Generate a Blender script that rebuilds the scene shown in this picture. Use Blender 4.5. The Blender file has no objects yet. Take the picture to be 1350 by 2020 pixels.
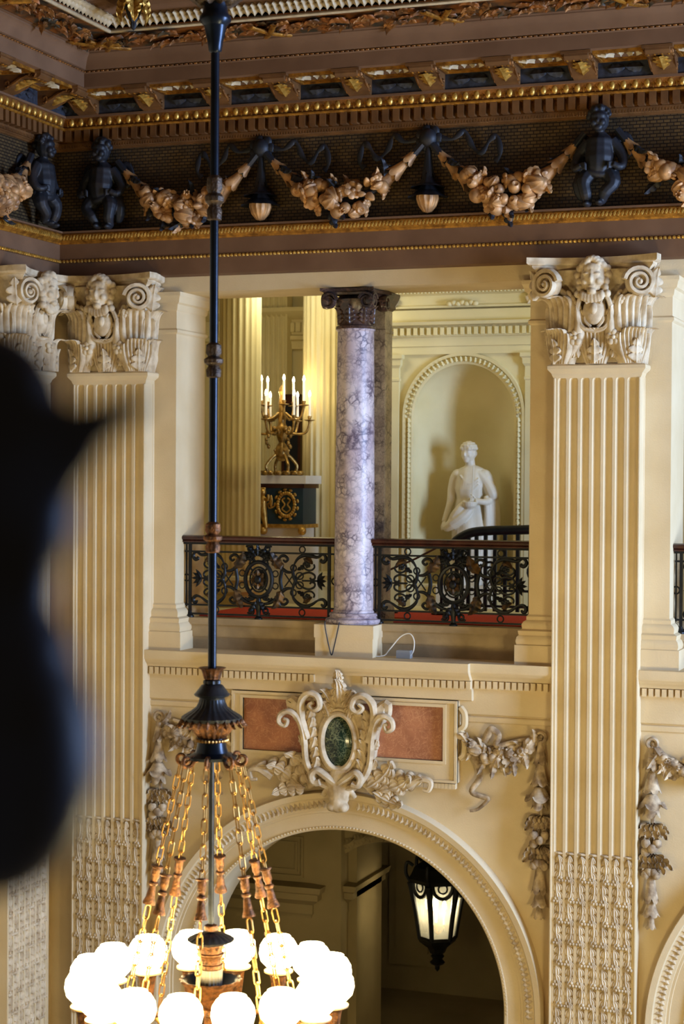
import bpy, bmesh, math, random
from mathutils import Vector, Matrix, Euler
random.seed(7)
PI = math.pi
S = bpy.context.scene
COL = S.collection

# ---------------------------------------------------------------- camera
F_PX = 3600.0
YAW, PIT, ROL = math.radians(20), math.radians(-0.95), math.radians(0.35)
CAM = Vector((0, 0, 7.63))
FW = Vector((-math.sin(YAW) * math.cos(PIT), math.cos(YAW) * math.cos(PIT), math.sin(PIT)))
R0 = Vector((math.cos(YAW), math.sin(YAW), 0)); U0 = R0.cross(FW)
RT = R0 * math.cos(ROL) + U0 * math.sin(ROL); UP = RT.cross(FW)
cd = bpy.data.cameras.new('camera'); cam = bpy.data.objects.new('camera', cd); COL.objects.link(cam)
cam.matrix_world = Matrix((( RT.x, UP.x, -FW.x, CAM.x), (RT.y, UP.y, -FW.y, CAM.y), (RT.z, UP.z, -FW.z, CAM.z), (0, 0, 0, 1)))
cd.sensor_fit = 'VERTICAL'; cd.sensor_height = 36.0; cd.lens = F_PX / 2020 * 36.0
cd.clip_start = 0.05; cd.clip_end = 200
cd.dof.use_dof = True; cd.dof.focus_distance = 19.0; cd.dof.aperture_fstop = 1.9
S.camera = cam

def ray(x, y): return FW + RT * ((x - 675) / F_PX) + UP * ((1010 - y) / F_PX)
def P(x, y, Y):                                   # photo pixel -> point on the plane Y = const
    d = ray(x, y); return CAM + d * (Y / d.y)
def PT(x, y, t): return CAM + ray(x, y) * t       # photo pixel -> point at a depth

# ---------------------------------------------------------------- light
S.view_settings.view_transform = 'Standard'; S.view_settings.look = 'None'
S.view_settings.gamma = 1.0; S.view_settings.use_curve_mapping = False
S.view_settings.exposure = 0.0
W = bpy.data.worlds.new('world'); S.world = W; W.use_nodes = True
W.node_tree.nodes['Background'].inputs[0].default_value = (1.0, 0.74, 0.44, 1)
W.node_tree.nodes['Background'].inputs[1].default_value = 0.085

def area_light(name, loc, target, sx, sy, power, color):
    l = bpy.data.lights.new(name, 'AREA'); l.shape = 'RECTANGLE'; l.size = sx; l.size_y = sy
    l.energy = power; l.color = color
    o = bpy.data.objects.new(name, l); COL.objects.link(o); o.location = loc
    o.rotation_euler = (Vector(target) - Vector(loc)).to_track_quat('-Z', 'Y').to_euler()
    return o
def point_light(name, loc, power, color, r=0.1):
    l = bpy.data.lights.new(name, 'POINT'); l.energy = power; l.color = color; l.shadow_soft_size = r
    o = bpy.data.objects.new(name, l); COL.objects.link(o); o.location = loc; return o

# daylight from the tall loggia windows on the right of the hall
area_light('window_daylight', (9.0, 16.0, 7.2), (-7.3, 20.2, 6.9), 4, 7, 4700, (0.42, 0.60, 1.0))
# the hall's other chandelier, out of frame to the right
point_light('second_chandelier_light', (0.2, 11.6, 3.3), 980, (1.0, 0.82, 0.42), 0.8)
# unseen area lamps added under the ceiling to light the upper gallery
area_light('gallery_light', (-5.4, 22.0, 10.35), (-6.6, 23.2, 6.0), 2.6, 1.0, 15, (1.0, 0.96, 0.58))
area_light('gallery_far_fill', (-8.75, 22.5, 10.35), (-9.7, 25.6, 7.8), 1.0, 0.8, 26, (1.0, 0.98, 0.78))  # no window here: added to brighten the columns and far wall

# ---------------------------------------------------------------- materials
def srgb(r, g, b):
    f = lambda c: (c / 255 / 12.92) if c <= 10 else ((c / 255 + 0.055) / 1.055) ** 2.4
    return (f(r), f(g), f(b), 1)
M = {}
def mat(name, c1, c2=None, rough=0.6, metal=0.0, scale=3.0, bump=0.0, bscale=40.0, emit=None, estr=0.0, detail=4.0, spec=0.5, ramp=(0.35, 0.65)):
    m = bpy.data.materials.new(name); m.use_nodes = True; nt = m.node_tree; b = nt.nodes['Principled BSDF']
    b.inputs['Roughness'].default_value = rough; b.inputs['Metallic'].default_value = metal
    b.inputs['Specular IOR Level'].default_value = spec
    b.inputs['Base Color'].default_value = c1
    geo = nt.nodes.new('ShaderNodeNewGeometry')
    if c2:
        n = nt.nodes.new('ShaderNodeTexNoise'); n.inputs['Scale'].default_value = scale; n.inputs['Detail'].default_value = detail
        nt.links.new(geo.outputs['Position'], n.inputs['Vector'])
        r = nt.nodes.new('ShaderNodeValToRGB'); r.color_ramp.elements[0].position = ramp[0]; r.color_ramp.elements[1].position = ramp[1]
        r.color_ramp.elements[0].color = c1; r.color_ramp.elements[1].color = c2
        nt.links.new(n.outputs['Fac'], r.inputs['Fac']); nt.links.new(r.outputs['Color'], b.inputs['Base Color'])
    if bump:
        n2 = nt.nodes.new('ShaderNodeTexNoise'); n2.inputs['Scale'].default_value = bscale; n2.inputs['Detail'].default_value = 3
        nt.links.new(geo.outputs['Position'], n2.inputs['Vector'])
        bp = nt.nodes.new('ShaderNodeBump'); bp.inputs['Strength'].default_value = bump; bp.inputs['Distance'].default_value = 0.02
        nt.links.new(n2.outputs['Fac'], bp.inputs['Height']); nt.links.new(bp.outputs['Normal'], b.inputs['Normal'])
    if emit:
        b.inputs['Emission Color'].default_value = emit; b.inputs['Emission Strength'].default_value = estr
    M[name] = m; return m

mat('stone', srgb(208, 184, 140), srgb(220, 198, 156), 0.75, scale=1.3, bump=0.10, bscale=55, spec=0.2)
mat('stone_carved', srgb(180, 156, 120), srgb(220, 200, 164), 0.75, scale=7, bump=0.12, bscale=70, spec=0.2)
mat('stone_weathered', srgb(132, 110, 84), srgb(208, 184, 146), 0.8, scale=9, bump=0.12, bscale=70, spec=0.15, ramp=(0.38, 0.66))
mat('shaded_sill_stone', srgb(150, 130, 98), srgb(176, 154, 118), 0.8, scale=3, bump=0.1, spec=0.15)  # darker than the wall stone: ledge shade and grime put into the colour
mat('gallery_stone', srgb(216, 200, 146), srgb(228, 214, 164), 0.7, scale=1.1, bump=0.05, bscale=50, spec=0.2)
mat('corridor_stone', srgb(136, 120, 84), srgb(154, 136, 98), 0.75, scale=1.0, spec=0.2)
mat('taupe', srgb(104, 75, 52), srgb(118, 87, 62), 0.7, scale=2.0, spec=0.2)
mat('gilt', srgb(190, 130, 44), srgb(124, 78, 24), 0.38, 0.5, scale=14, bump=0.3, bscale=60)
mat('gilt_dull', srgb(150, 98, 44), srgb(96, 60, 28), 0.5, 0.6, scale=9, bump=0.3, bscale=60)
mat('gilt_bright', srgb(222, 176, 84), srgb(170, 122, 46), 0.32, 0.6, scale=18, bump=0.2, bscale=80)
mat('wood_gilt', srgb(114, 76, 40), srgb(92, 60, 30), 0.5, 0.1, scale=6, spec=0.4)
mat('oak_leaf', srgb(140, 82, 30), srgb(60, 52, 36), 0.5, 0.35, scale=5, ramp=(0.4, 0.6))
mat('cream_plaster', srgb(196, 176, 138), srgb(170, 150, 116), 0.6, scale=8)
mat('fruit_gold', srgb(206, 154, 96), srgb(128, 94, 62), 0.5, 0.25, scale=7, ramp=(0.35, 0.7))
mat('verdigris', srgb(27, 29, 34), srgb(44, 36, 32), 0.55, 0.2, scale=5, ramp=(0.5, 0.75))
mat('coffer_blue', srgb(52, 56, 66), srgb(30, 30, 34), 0.6, scale=16)
mat('iron', srgb(34, 36, 36), srgb(24, 24, 24), 0.42, 0.6, scale=8)
mat('iron_gilt', srgb(104, 74, 36), srgb(40, 36, 30), 0.45, 0.6, scale=14)
mat('pole_blue', srgb(30, 40, 54), srgb(24, 30, 40), 0.28, 0.6, scale=4)
mat('bronze_blue', srgb(62, 66, 70), srgb(44, 46, 50), 0.38, 0.6, scale=6, bump=0.1)
mat('bronze_gold', srgb(138, 90, 50), srgb(70, 46, 28), 0.45, 0.6, scale=26, bump=0.4, bscale=70)
mat('bronze_dark', srgb(96, 76, 56), srgb(58, 48, 40), 0.42, 0.5, scale=26, bump=0.4, bscale=70)
mat('chain_brass', srgb(206, 160, 88), srgb(150, 112, 60), 0.35, 0.85, scale=12)
mat('mahogany', srgb(70, 34, 22), srgb(50, 22, 14), 0.25, scale=7)
mat('carpet', srgb(204, 84, 66), srgb(192, 72, 56), 0.95, scale=30, spec=0.1)
mat('neck_metal', srgb(132, 124, 112), None, 0.4, 0.5)
mat('white_marble', srgb(228, 218, 192), srgb(216, 204, 176), 0.5, scale=3)
mat('brass', srgb(190, 152, 80), srgb(112, 84, 36), 0.34, 0.65, scale=16)
mat('candle', srgb(244, 236, 214), None, 0.5, emit=(1, 0.85, 0.55, 1), estr=0.25)
mat('flame', (1, 0.9, 0.7, 1), None, 0.5, emit=(1, 0.80, 0.45, 1), estr=90.0)
mat('globe', (1, 0.97, 0.9, 1), None, 0.3, emit=(1, 0.81, 0.40, 1), estr=33.0)
mat('lamp_cup', srgb(190, 156, 112), srgb(170, 136, 96), 0.5, 0.1, scale=9)
mat('cabinet_blue', srgb(26, 50, 60), srgb(34, 60, 62), 0.35, scale=3)
mat('dark_glass', srgb(30, 32, 36), None, 0.12)
mat('foreground_bronze', srgb(28, 44, 82), srgb(14, 20, 36), 0.45, 0.1, scale=12)
mat('grey_plastic', srgb(150, 150, 146), None, 0.5)
mat('white_cord', srgb(226, 220, 204), None, 0.5)
mat('black_cord', srgb(24, 26, 32), None, 0.5)
mat('bulb', (1, 0.95, 0.8, 1), None, 0.5, emit=(1, 0.84, 0.55, 1), estr=60.0)

def marble(name, base, base2, vein, scale, width, dens, rough=0.15, fine=1.0):
    """breccia: two layers of warped cell joints plus threads of noise, gated by a broad patchiness"""
    m = bpy.data.materials.new(name); m.use_nodes = True; nt = m.node_tree; b = nt.nodes['Principled BSDF']
    b.inputs['Roughness'].default_value = rough
    N = nt.nodes.new; L = nt.links.new
    geo = N('ShaderNodeNewGeometry')
    def warp(sc, amt):
        n = N('ShaderNodeTexNoise'); n.inputs['Scale'].default_value = sc; n.inputs['Detail'].default_value = 6; n.inputs['Roughness'].default_value = 0.65; L(geo.outputs['Position'], n.inputs['Vector'])
        s1 = N('ShaderNodeVectorMath'); s1.operation = 'SUBTRACT'; s1.inputs[1].default_value = (0.5, 0.5, 0.5); L(n.outputs['Color'], s1.inputs[0])
        s2 = N('ShaderNodeVectorMath'); s2.operation = 'SCALE'; s2.inputs['Scale'].default_value = amt; L(s1.outputs[0], s2.inputs[0])
        s3 = N('ShaderNodeVectorMath'); s3.operation = 'ADD'; L(geo.outputs['Position'], s3.inputs[0]); L(s2.outputs[0], s3.inputs[1]); return s3
    def ramp(src, p0, p1, c0, c1):
        r = N('ShaderNodeValToRGB'); r.color_ramp.elements[0].position = p0; r.color_ramp.elements[1].position = p1
        r.color_ramp.elements[0].color = (c0, c0, c0, 1); r.color_ramp.elements[1].color = (c1, c1, c1, 1); L(src, r.inputs['Fac']); return r.outputs['Color']
    def mth(op, a, c):
        q = N('ShaderNodeMath'); q.operation = op; L(a, q.inputs[0])
        if isinstance(c, float): q.inputs[1].default_value = c
        else: L(c, q.inputs[1])
        return q.outputs[0]
    outs = []
    for sc, wd in ((scale, width), (scale * 2.3, width * 1.3)):
        v = N('ShaderNodeTexVoronoi'); v.feature = 'DISTANCE_TO_EDGE'; v.inputs['Scale'].default_value = sc; L(warp(sc * 1.3, 0.9 / sc).outputs[0], v.inputs['Vector'])
        n2 = N('ShaderNodeTexNoise'); n2.inputs['Scale'].default_value = sc * 0.35; n2.inputs['Detail'].default_value = 3; L(geo.outputs['Position'], n2.inputs['Vector'])
        outs.append(mth('MULTIPLY', ramp(v.outputs['Distance'], 0.0, wd, 1, 0), ramp(n2.outputs['Fac'], dens, dens + 0.2, 0, 1)))
    n4 = N('ShaderNodeTexNoise'); n4.inputs['Scale'].default_value = scale * 1.2; n4.inputs['Detail'].default_value = 8; n4.inputs['Distortion'].default_value = 1.5; L(geo.outputs['Position'], n4.inputs['Vector'])
    th = mth('ABSOLUTE', mth('SUBTRACT', n4.outputs['Fac'], 0.5), 0.0); outs.append(mth('MULTIPLY', ramp(th, 0.0, 0.03, 1, 0), 0.5 * fine))
    fac = mth('MAXIMUM', mth('MAXIMUM', outs[0], outs[1]), outs[2])
    n3 = N('ShaderNodeTexNoise'); n3.inputs['Scale'].default_value = scale * 0.4; n3.inputs['Detail'].default_value = 6; L(geo.outputs['Position'], n3.inputs['Vector'])
    c = N('ShaderNodeMixRGB'); c.inputs[1].default_value = base; c.inputs[2].default_value = base2; L(ramp(n3.outputs['Fac'], 0.35, 0.65, 0, 1), c.inputs['Fac'])
    c2 = N('ShaderNodeMixRGB'); c2.inputs[2].default_value = vein; L(fac, c2.inputs['Fac']); L(c.outputs[0], c2.inputs[1])
    L(c2.outputs[0], b.inputs['Base Color']); M[name] = m
marble('violet_marble', srgb(216, 202, 198), srgb(186, 168, 172), srgb(84, 70, 86), 6.0, 0.15, 0.42, 0.42)
marble('dark_marble', srgb(196, 184, 168), srgb(160, 148, 138), srgb(80, 72, 72), 9.0, 0.16, 0.44, 0.3)
marble('red_marble', srgb(184, 120, 82), srgb(152, 92, 62), srgb(214, 160, 116), 9.0, 0.035, 0.52, 0.4)
marble('green_marble', srgb(36, 58, 42), srgb(20, 34, 26), srgb(150, 160, 120), 9.0, 0.07, 0.5, 0.12)
marble('brown_marble', srgb(70, 50, 42), srgb(44, 36, 34), srgb(130, 96, 76), 9.0, 0.08, 0.5, 0.3)

def mosaic():
    m = bpy.data.materials.new('mosaic'); m.use_nodes = True; nt = m.node_tree; b = nt.nodes['Principled BSDF']; N = nt.nodes.new; L = nt.links.new
    geo = N('ShaderNodeNewGeometry'); sp = N('ShaderNodeSeparateXYZ'); L(geo.outputs['Position'], sp.inputs[0])
    ad = N('ShaderNodeMath'); ad.operation = 'ADD'; L(sp.outputs['X'], ad.inputs[0]); L(sp.outputs['Y'], ad.inputs[1])
    cb = N('ShaderNodeCombineXYZ'); L(ad.outputs[0], cb.inputs['X']); L(sp.outputs['Z'], cb.inputs['Y'])
    br = N('ShaderNodeTexBrick'); br.inputs['Scale'].default_value = 1.0; br.inputs['Brick Width'].default_value = 0.075; br.inputs['Row Height'].default_value = 0.038
    br.inputs['Mortar Size'].default_value = 0.006; br.inputs['Mortar Smooth'].default_value = 0.2; br.inputs['Color1'].default_value = srgb(104, 82, 50); br.inputs['Color2'].default_value = srgb(80, 64, 42)
    br.inputs['Mortar'].default_value = srgb(38, 28, 20); L(cb.outputs[0], br.inputs['Vector'])
    L(br.outputs['Color'], b.inputs['Base Color']); b.inputs['Roughness'].default_value = 0.4; b.inputs['Metallic'].default_value = 0.3
    bp = N('ShaderNodeBump'); bp.inputs['Strength'].default_value = 0.6; bp.inputs['Distance'].default_value = 0.01; bp.invert = True
    L(br.outputs['Fac'], bp.inputs['Height']); L(bp.outputs['Normal'], b.inputs['Normal']); M['mosaic'] = m
mosaic()
def glass():
    m = bpy.data.materials.new('lantern_glass'); m.use_nodes = True; nt = m.node_tree; N = nt.nodes.new; L = nt.links.new
    nt.nodes.remove(nt.nodes['Principled BSDF']); out = nt.nodes['Material Output']
    tr = N('ShaderNodeBsdfTransparent'); tl = N('ShaderNodeBsdfTranslucent'); gl = N('ShaderNodeBsdfGlossy')
    tl.inputs['Color'].default_value = (0.92, 0.88, 0.72, 1); gl.inputs['Roughness'].default_value = 0.12
    a = N('ShaderNodeMixShader'); a.inputs[0].default_value = 0.16; L(tr.outputs[0], a.inputs[1]); L(tl.outputs[0], a.inputs[2])
    b = N('ShaderNodeMixShader'); b.inputs[0].default_value = 0.07; L(a.outputs[0], b.inputs[1]); L(gl.outputs[0], b.inputs[2]); L(b.outputs[0], out.inputs['Surface'])
    M['lantern_glass'] = m
glass()

# ---------------------------------------------------------------- mesh toolkit
class MB:
    def __init__(s): s.v = []; s.f = []
    def add(s, v, f):
        n = len(s.v); s.v += [tuple(p) for p in v]; s.f += [tuple(i + n for i in q) for q in f]; return s
    def box(s, x0, x1, y0, y1, z0, z1):
        v = [(x, y, z) for z in (z0, z1) for y in (y0, y1) for x in (x0, x1)]
        return s.add(v, [(0, 2, 3, 1), (4, 5, 7, 6), (0, 1, 5, 4), (2, 6, 7, 3), (0, 4, 6, 2), (1, 3, 7, 5)])
    def prism_x(s, prof, x0, x1, m0=0.0, m1=0.0):           # profile of (y, z), mitred by m*(-y) at the ends
        n = len(prof)
        v = [(x0 - m0 * y, y, z) for y, z in prof] + [(x1 - m1 * y, y, z) for y, z in prof]
        f = [(i, (i + 1) % n, (i + 1) % n + n, i + n) for i in range(n)] + [tuple(range(n)), tuple(range(2 * n - 1, n - 1, -1))]
        return s.add(v, f)
    def prism_y(s, poly, y0, y1):                           # polygon of (x, z)
        n = len(poly); v = [(x, y0, z) for x, z in poly] + [(x, y1, z) for x, z in poly]
        return s.add(v, [(i, (i + 1) % n, (i + 1) % n + n, i + n) for i in range(n)] + [tuple(range(n)), tuple(range(2 * n - 1, n - 1, -1))])
    def lathe(s, prof, seg=24, c=(0, 0, 0), flute=0.0, nf=0, closed=False):    # profile of (r, z)
        v = []; n = len(prof); seg = max(seg, nf * 4)
        for k in range(seg):
            a = 2 * PI * k / seg; m = 1 + flute * math.cos(nf * a)
            v += [(c[0] + r * m * math.cos(a), c[1] + r * m * math.sin(a), c[2] + z) for r, z in prof]
        f = []
        for k in range(seg):
            k2 = (k + 1) % seg
            for i in range(n - 1): f.append((k * n + i, k2 * n + i, k2 * n + i + 1, k * n + i + 1))
        if not closed:
            if prof[0][0] > 1e-5: f.append(tuple(k * n for k in range(seg))[::-1])
            if prof[-1][0] > 1e-5: f.append(tuple(k * n + n - 1 for k in range(seg)))
        else:
            for k in range(seg):
                k2 = (k + 1) % seg; f.append((k * n + n - 1, k2 * n + n - 1, k2 * n, k * n))
        return s.add(v, f)
    def tube(s, pts, r, seg=6, sy=1.0, closed=False):       # r: number or list
        pts = [Vector(p) for p in pts]; n = len(pts)
        if not hasattr(r, '__len__'): r = [r] * n
        ref = Vector((0, 1, 0)); v = []
        for i, p in enumerate(pts):
            t = (pts[(i + 1) % n] - pts[i - 1]) if closed else (pts[min(i + 1, n - 1)] - pts[max(i - 1, 0)])
            t = t.normalized() if t.length > 1e-9 else Vector((0, 0, 1))
            rr = ref if abs(t.dot(ref)) < 0.95 else Vector((1, 0, 0))
            a = t.cross(rr).normalized(); b = a.cross(t).normalized()
            for k in range(seg):
                an = 2 * PI * k / seg; v.append(p + a * (r[i] * math.cos(an)) + b * (r[i] * sy * math.sin(an)))
        f = []
        for i in range(n if closed else n - 1):
            j = (i + 1) % n
            for k in range(seg): f.append((i * seg + k, i * seg + (k + 1) % seg, j * seg + (k + 1) % seg, j * seg + k))
        if not closed: f += [tuple(range(seg))[::-1], tuple(range((n - 1) * seg, n * seg))]
        return s.add(v, f)
    def ell(s, c, r, seg=12, rings=8, rot=None):
        if not hasattr(r, '__len__'): r = (r, r, r)
        R = Euler(rot).to_matrix() if rot else None; v = []
        def q(x, y, z):
            p = Vector((x * r[0], y * r[1], z * r[2]))
            if R: p = R @ p
            return p + Vector(c)
        v.append(q(0, 0, -1))
        for i in range(1, rings):
            a = -PI / 2 + PI * i / rings
            for k in range(seg): v.append(q(math.cos(a) * math.cos(2 * PI * k / seg), math.cos(a) * math.sin(2 * PI * k / seg), math.sin(a)))
        v.append(q(0, 0, 1)); f = []
        for k in range(seg): f.append((0, 1 + (k + 1) % seg, 1 + k))
        for i in range(rings - 2):
            for k in range(seg): a = 1 + i * seg; f.append((a + k, a + (k + 1) % seg, a + seg + (k + 1) % seg, a + seg + k))
        a = 1 + (rings - 2) * seg
        for k in range(seg): f.append((a + k, a + (k + 1) % seg, a + seg))
        return s.add(v, f)
    def grid(s, fn, nu, nv, back=None):                     # open surface fn(u, v); skirt pushed back by vector
        v = [fn(i / nu, j / nv) for i in range(nu + 1) for j in range(nv + 1)]; w = nv + 1
        f = [(i * w + j, i * w + j + 1, (i + 1) * w + j + 1, (i + 1) * w + j) for i in range(nu) for j in range(nv)]
        if back:
            b = Vector(back)
            loop = [j for j in range(nv + 1)] + [i * w + nv for i in range(1, nu + 1)] + [nu * w + j for j in range(nv - 1, -1, -1)] + [i * w for i in range(nu - 1, 0, -1)]
            n = len(v); v += [Vector(v[i]) + b for i in loop]; m = len(loop)
            f += [(loop[i], n + i, n + (i + 1) % m, loop[(i + 1) % m]) for i in range(m)]
        return s.add(v, f)
    def merge(s, o, mt=None):
        return s.add([mt @ Vector(p) for p in o.v] if mt else o.v, o.f)
    def mesh(s, name, material, smooth=None):
        me = bpy.data.meshes.new(name); me.from_pydata(s.v, [], s.f)
        bm = bmesh.new(); bm.from_mesh(me); bmesh.ops.recalc_face_normals(bm, faces=bm.faces)
        if smooth is not None:
            for q in bm.faces: q.smooth = True
            for e in bm.edges:
                if len(e.link_faces) == 2 and e.calc_face_angle(0) > smooth: e.smooth = False
        bm.to_mesh(me); bm.free(); me.materials.append(M[material]); return me

def T(x, y, z): return Matrix.Translation((x, y, z))
def place(name, me, parent=None, loc=(0, 0, 0), rot=(0, 0, 0), sc=(1, 1, 1)):
    o = bpy.data.objects.new(name, me); COL.objects.link(o)
    if parent: o.parent = parent
    o.location = loc; o.rotation_euler = rot
    o.scale = sc if hasattr(sc, '__len__') else (sc, sc, sc); return o
def obj(name, mb, material, parent=None, smooth=0.6, loc=(0, 0, 0), rot=(0, 0, 0)):
    return place(name, mb.mesh(name, material, smooth), parent, loc, rot)
def tag(o, label, cat, group=None, kind=None):
    o['label'] = label
    if cat: o['category'] = cat
    if group: o['group'] = group
    if kind: o['kind'] = kind
    return o
def thing(name, label, cat, loc=(0, 0, 0), rz=0.0, group=None):
    o = bpy.data.objects.new(name, None); COL.objects.link(o); o.location = loc; o.rotation_euler = (0, 0, rz); o.empty_display_size = 0.1
    return tag(o, label, cat, group)
def struct(name, mb, material, label, smooth=0.6):
    return tag(obj(name, mb, material, None, smooth), label, None, None, 'structure')
def sroot(name, label):
    o = bpy.data.objects.new(name, None); COL.objects.link(o); return tag(o, label, None, None, 'structure')
def copy_tree(root, loc, rz, label=None, parent=None):
    r = root.copy(); COL.objects.link(r); r.parent = parent
    if parent is None: r.location = loc; r.rotation_euler = (0, 0, rz)
    if label: r['label'] = label
    for ch in list(root.children): copy_tree(ch, None, None, None, r)
    return r
def remesh(mb, name, material, voxel, smooth_it=4):
    me = mb.mesh(name + '_src', material); o = bpy.data.objects.new(name + '_src', me); COL.objects.link(o)
    m = o.modifiers.new('r', 'REMESH'); m.mode = 'VOXEL'; m.voxel_size = voxel; m.use_smooth_shade = True
    if smooth_it: m2 = o.modifiers.new('s', 'SMOOTH'); m2.factor = 0.5; m2.iterations = smooth_it
    dg = bpy.context.evaluated_depsgraph_get(); dg.update()
    out = bpy.data.meshes.new_from_object(o.evaluated_get(dg)); out.name = name
    bpy.data.objects.remove(o); bpy.data.meshes.remove(me)
    if not out.materials: out.materials.append(M[material])
    for p in out.polygons: p.use_smooth = True
    return out
def crv(pts, n=6, closed=False):                            # Catmull-Rom through points
    pts = [Vector(p) for p in pts]; N = len(pts); out = []
    rng = range(N if closed else N - 1)
    for i in rng:
        g = (lambda k: pts[k % N]) if closed else (lambda k: pts[max(0, min(N - 1, k))])
        a, b, c, d = g(i - 1), g(i), g(i + 1), g(i + 2)
        for k in range(n):
            t = k / n; out.append(0.5 * ((2 * b) + (c - a) * t + (2 * a - 5 * b + 4 * c - d) * t * t + (3 * b - a - 3 * c + d) * t ** 3))
    if not closed: out.append(pts[-1])
    return out
def spiral(c, r0, r1, a0, turns, n=30, y=0.0):
    return [(c[0] + (r0 + (r1 - r0) * i / n) * math.cos(a0 + turns * 2 * PI * i / n), y, c[1] + (r0 + (r1 - r0) * i / n) * math.sin(a0 + turns * 2 * PI * i / n)) for i in range(n + 1)]

def leaf(L, Wd, nl=4, curl=1.8, sway=0.0, lean=0.15, ridge=0.03, thk=0.025, nu=24, nv=8, tip=0.5, start=0.5, notch=0.38):
    """acanthus leaf: base at the origin, grows +z, front is -y"""
    mid = []; y = z = 0.0; n = nu
    for i in range(n + 1):
        s_ = i / n; mid.append((sway * L * math.sin(PI * s_ * 0.9), y, z))
        ph = lean + curl * (max(0.0, (s_ - start) / (1 - start)) ** 1.6)
        y -= math.sin(ph) * L / n; z += math.cos(ph) * L / n
    def fn(u, v):
        i = u * n; k = int(min(n - 1, math.floor(i))); fr = i - k
        m = [mid[k][j] * (1 - fr) + mid[k + 1][j] * fr for j in range(3)]
        t = 2 * v - 1; at = abs(t)
        lob = abs(math.sin(PI * nl * u)) ** 0.55
        env = (math.sin(PI * (0.16 + 0.84 * u * 0.985)) ** 0.6) * (1 - (1 - tip) * u ** 2)
        w = Wd / 2 * env * (1 - notch + notch * lob)
        yy = m[1] - ridge * (1.2 * (1 - at) ** 1.5 + 0.9 * lob * at * (1 - 0.5 * at)) - 0.25 * ridge * math.cos(t * PI * 5)
        return (m[0] + t * w, yy, m[2] + 0.10 * L * at * (1 - u))
    return MB().grid(fn, nu, nv, (0, thk, 0))

def fan(L, Wd, ng=7, curl=2.0, lean=0.05, groove=0.02, thk=0.05, nu=20, base=0.42, start=0.62, round_=0.30):
    """broad acanthus with grooves running from base to a scalloped, outward-curling edge"""
    nv = ng * 4
    def fn(u, v):
        t = 2 * v - 1; at = abs(t)
        sc = abs(math.cos(PI * ng * t / 2))                 # 1 on a rib, 0 in a groove
        Lt = L * (1 - round_ * at ** 2.2) * (0.90 + 0.10 * sc)
        s_ = u * Lt / L; y = z = 0.0; n = 10; 
        for i in range(n):
            q = s_ * (i + 0.5) / n; ph = lean + curl * (max(0.0, (q - start) / (1 - start)) ** 1.5); y -= math.sin(ph) * L * s_ / n; z += math.cos(ph) * L * s_ / n
        w = Wd / 2 * (base + (1 - base) * math.sin(PI / 2 * min(1.0, u * 1.15)) ** 1.2) * (1 - 0.05 * (1 - sc) * u)
        return (t * w, y - groove * (sc - 0.5) * (0.35 + u) - 0.10 * Wd * (1 - t * t), z)
    return MB().grid(fn, nu, nv, (0, thk, 0))
def bell(L, r0, r1, petals=6, seg=36, n=12, lip=0.18):
    """hanging bell flower, stem end at the origin, mouth at -L with petal tips"""
    m = MB()
    def fn(u, v):
        a = 2 * PI * v; pt = abs(math.cos(petals * a / 2)) ** 0.7
        r = r0 + (r1 - r0) * (0.55 * math.sin(u * PI / 2) + 0.45 * u ** 4); r *= 1 + 0.10 * (pt - 0.5) * (0.3 + u)
        return (r * math.cos(a), r * math.sin(a), -L * u * (1 - lip * (1 - pt) * u * u))
    m.grid(fn, n, seg)
    m.grid(lambda u, v: tuple(c * f for c, f in zip(fn(1.0 - 0.5 * u, v), (1 - 0.5 * u, 1 - 0.5 * u, 1.0))), 4, seg)
    m.ell((0, 0, -0.02 * L), (r0 * 1.1, r0 * 1.1, 0.10 * L), 10, 6); return m
# ---------------------------------------------------------------- setting: levels and planes
XL, YP, YW = -11.014, 20.0, 20.2
BAYS = (-7.30, -1.26); HB = 2.53                    # bay centres, half width between pilasters
PIL = (-10.32, -4.28, 1.76); HP = 0.49
Z_LEDGE, Z_FLOOR, Z_LINT, Z_CAP, Z_ABA = 5.57, 5.95, 9.925, 8.95, 10.11
ZA, RA_IN, RA_OUT = 1.55, 1.98, 2.44                # arch centre height and radii

def loft_rect(mb, x0, x1, y0, y1, prof):
    rings = []
    for off, z in prof:
        rings.append([(x0 - off, y0 - off, z), (x1 + off, y0 - off, z), (x1 + off, y1 + off, z), (x0 - off, y1 + off, z)])
    v = [p for r in rings for p in r]; f = []
    for i in range(len(rings) - 1):
        for k in range(4): f.append((i * 4 + k, i * 4 + (k + 1) % 4, i * 4 + 4 + (k + 1) % 4, i * 4 + 4 + k))
    f += [(3, 2, 1, 0), tuple(range(len(v) - 4, len(v)))]
    mb.add(v, f)
BASE_PROF = [(0.13, 5.57), (0.13, 5.79), (0.11, 5.79), (0.12, 5.83), (0.11, 5.88), (0.09, 5.90), (0.10, 5.95), (0.06, 5.97), (0.065, 6.02), (0.05, 6.05), (0.02, 6.07), (0.02, 6.11), (0.002, 6.13)]
CAP_PROF = [(0.002, 9.42), (0.025, 9.44), (0.025, 9.47), (0.004, 9.49), (0.004, 9.70), (0.02, 9.72), (0.03, 9.78), (0.06, 9.80), (0.075, 9.86), (0.09, 9.88), (0.09, 9.925)]

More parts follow.
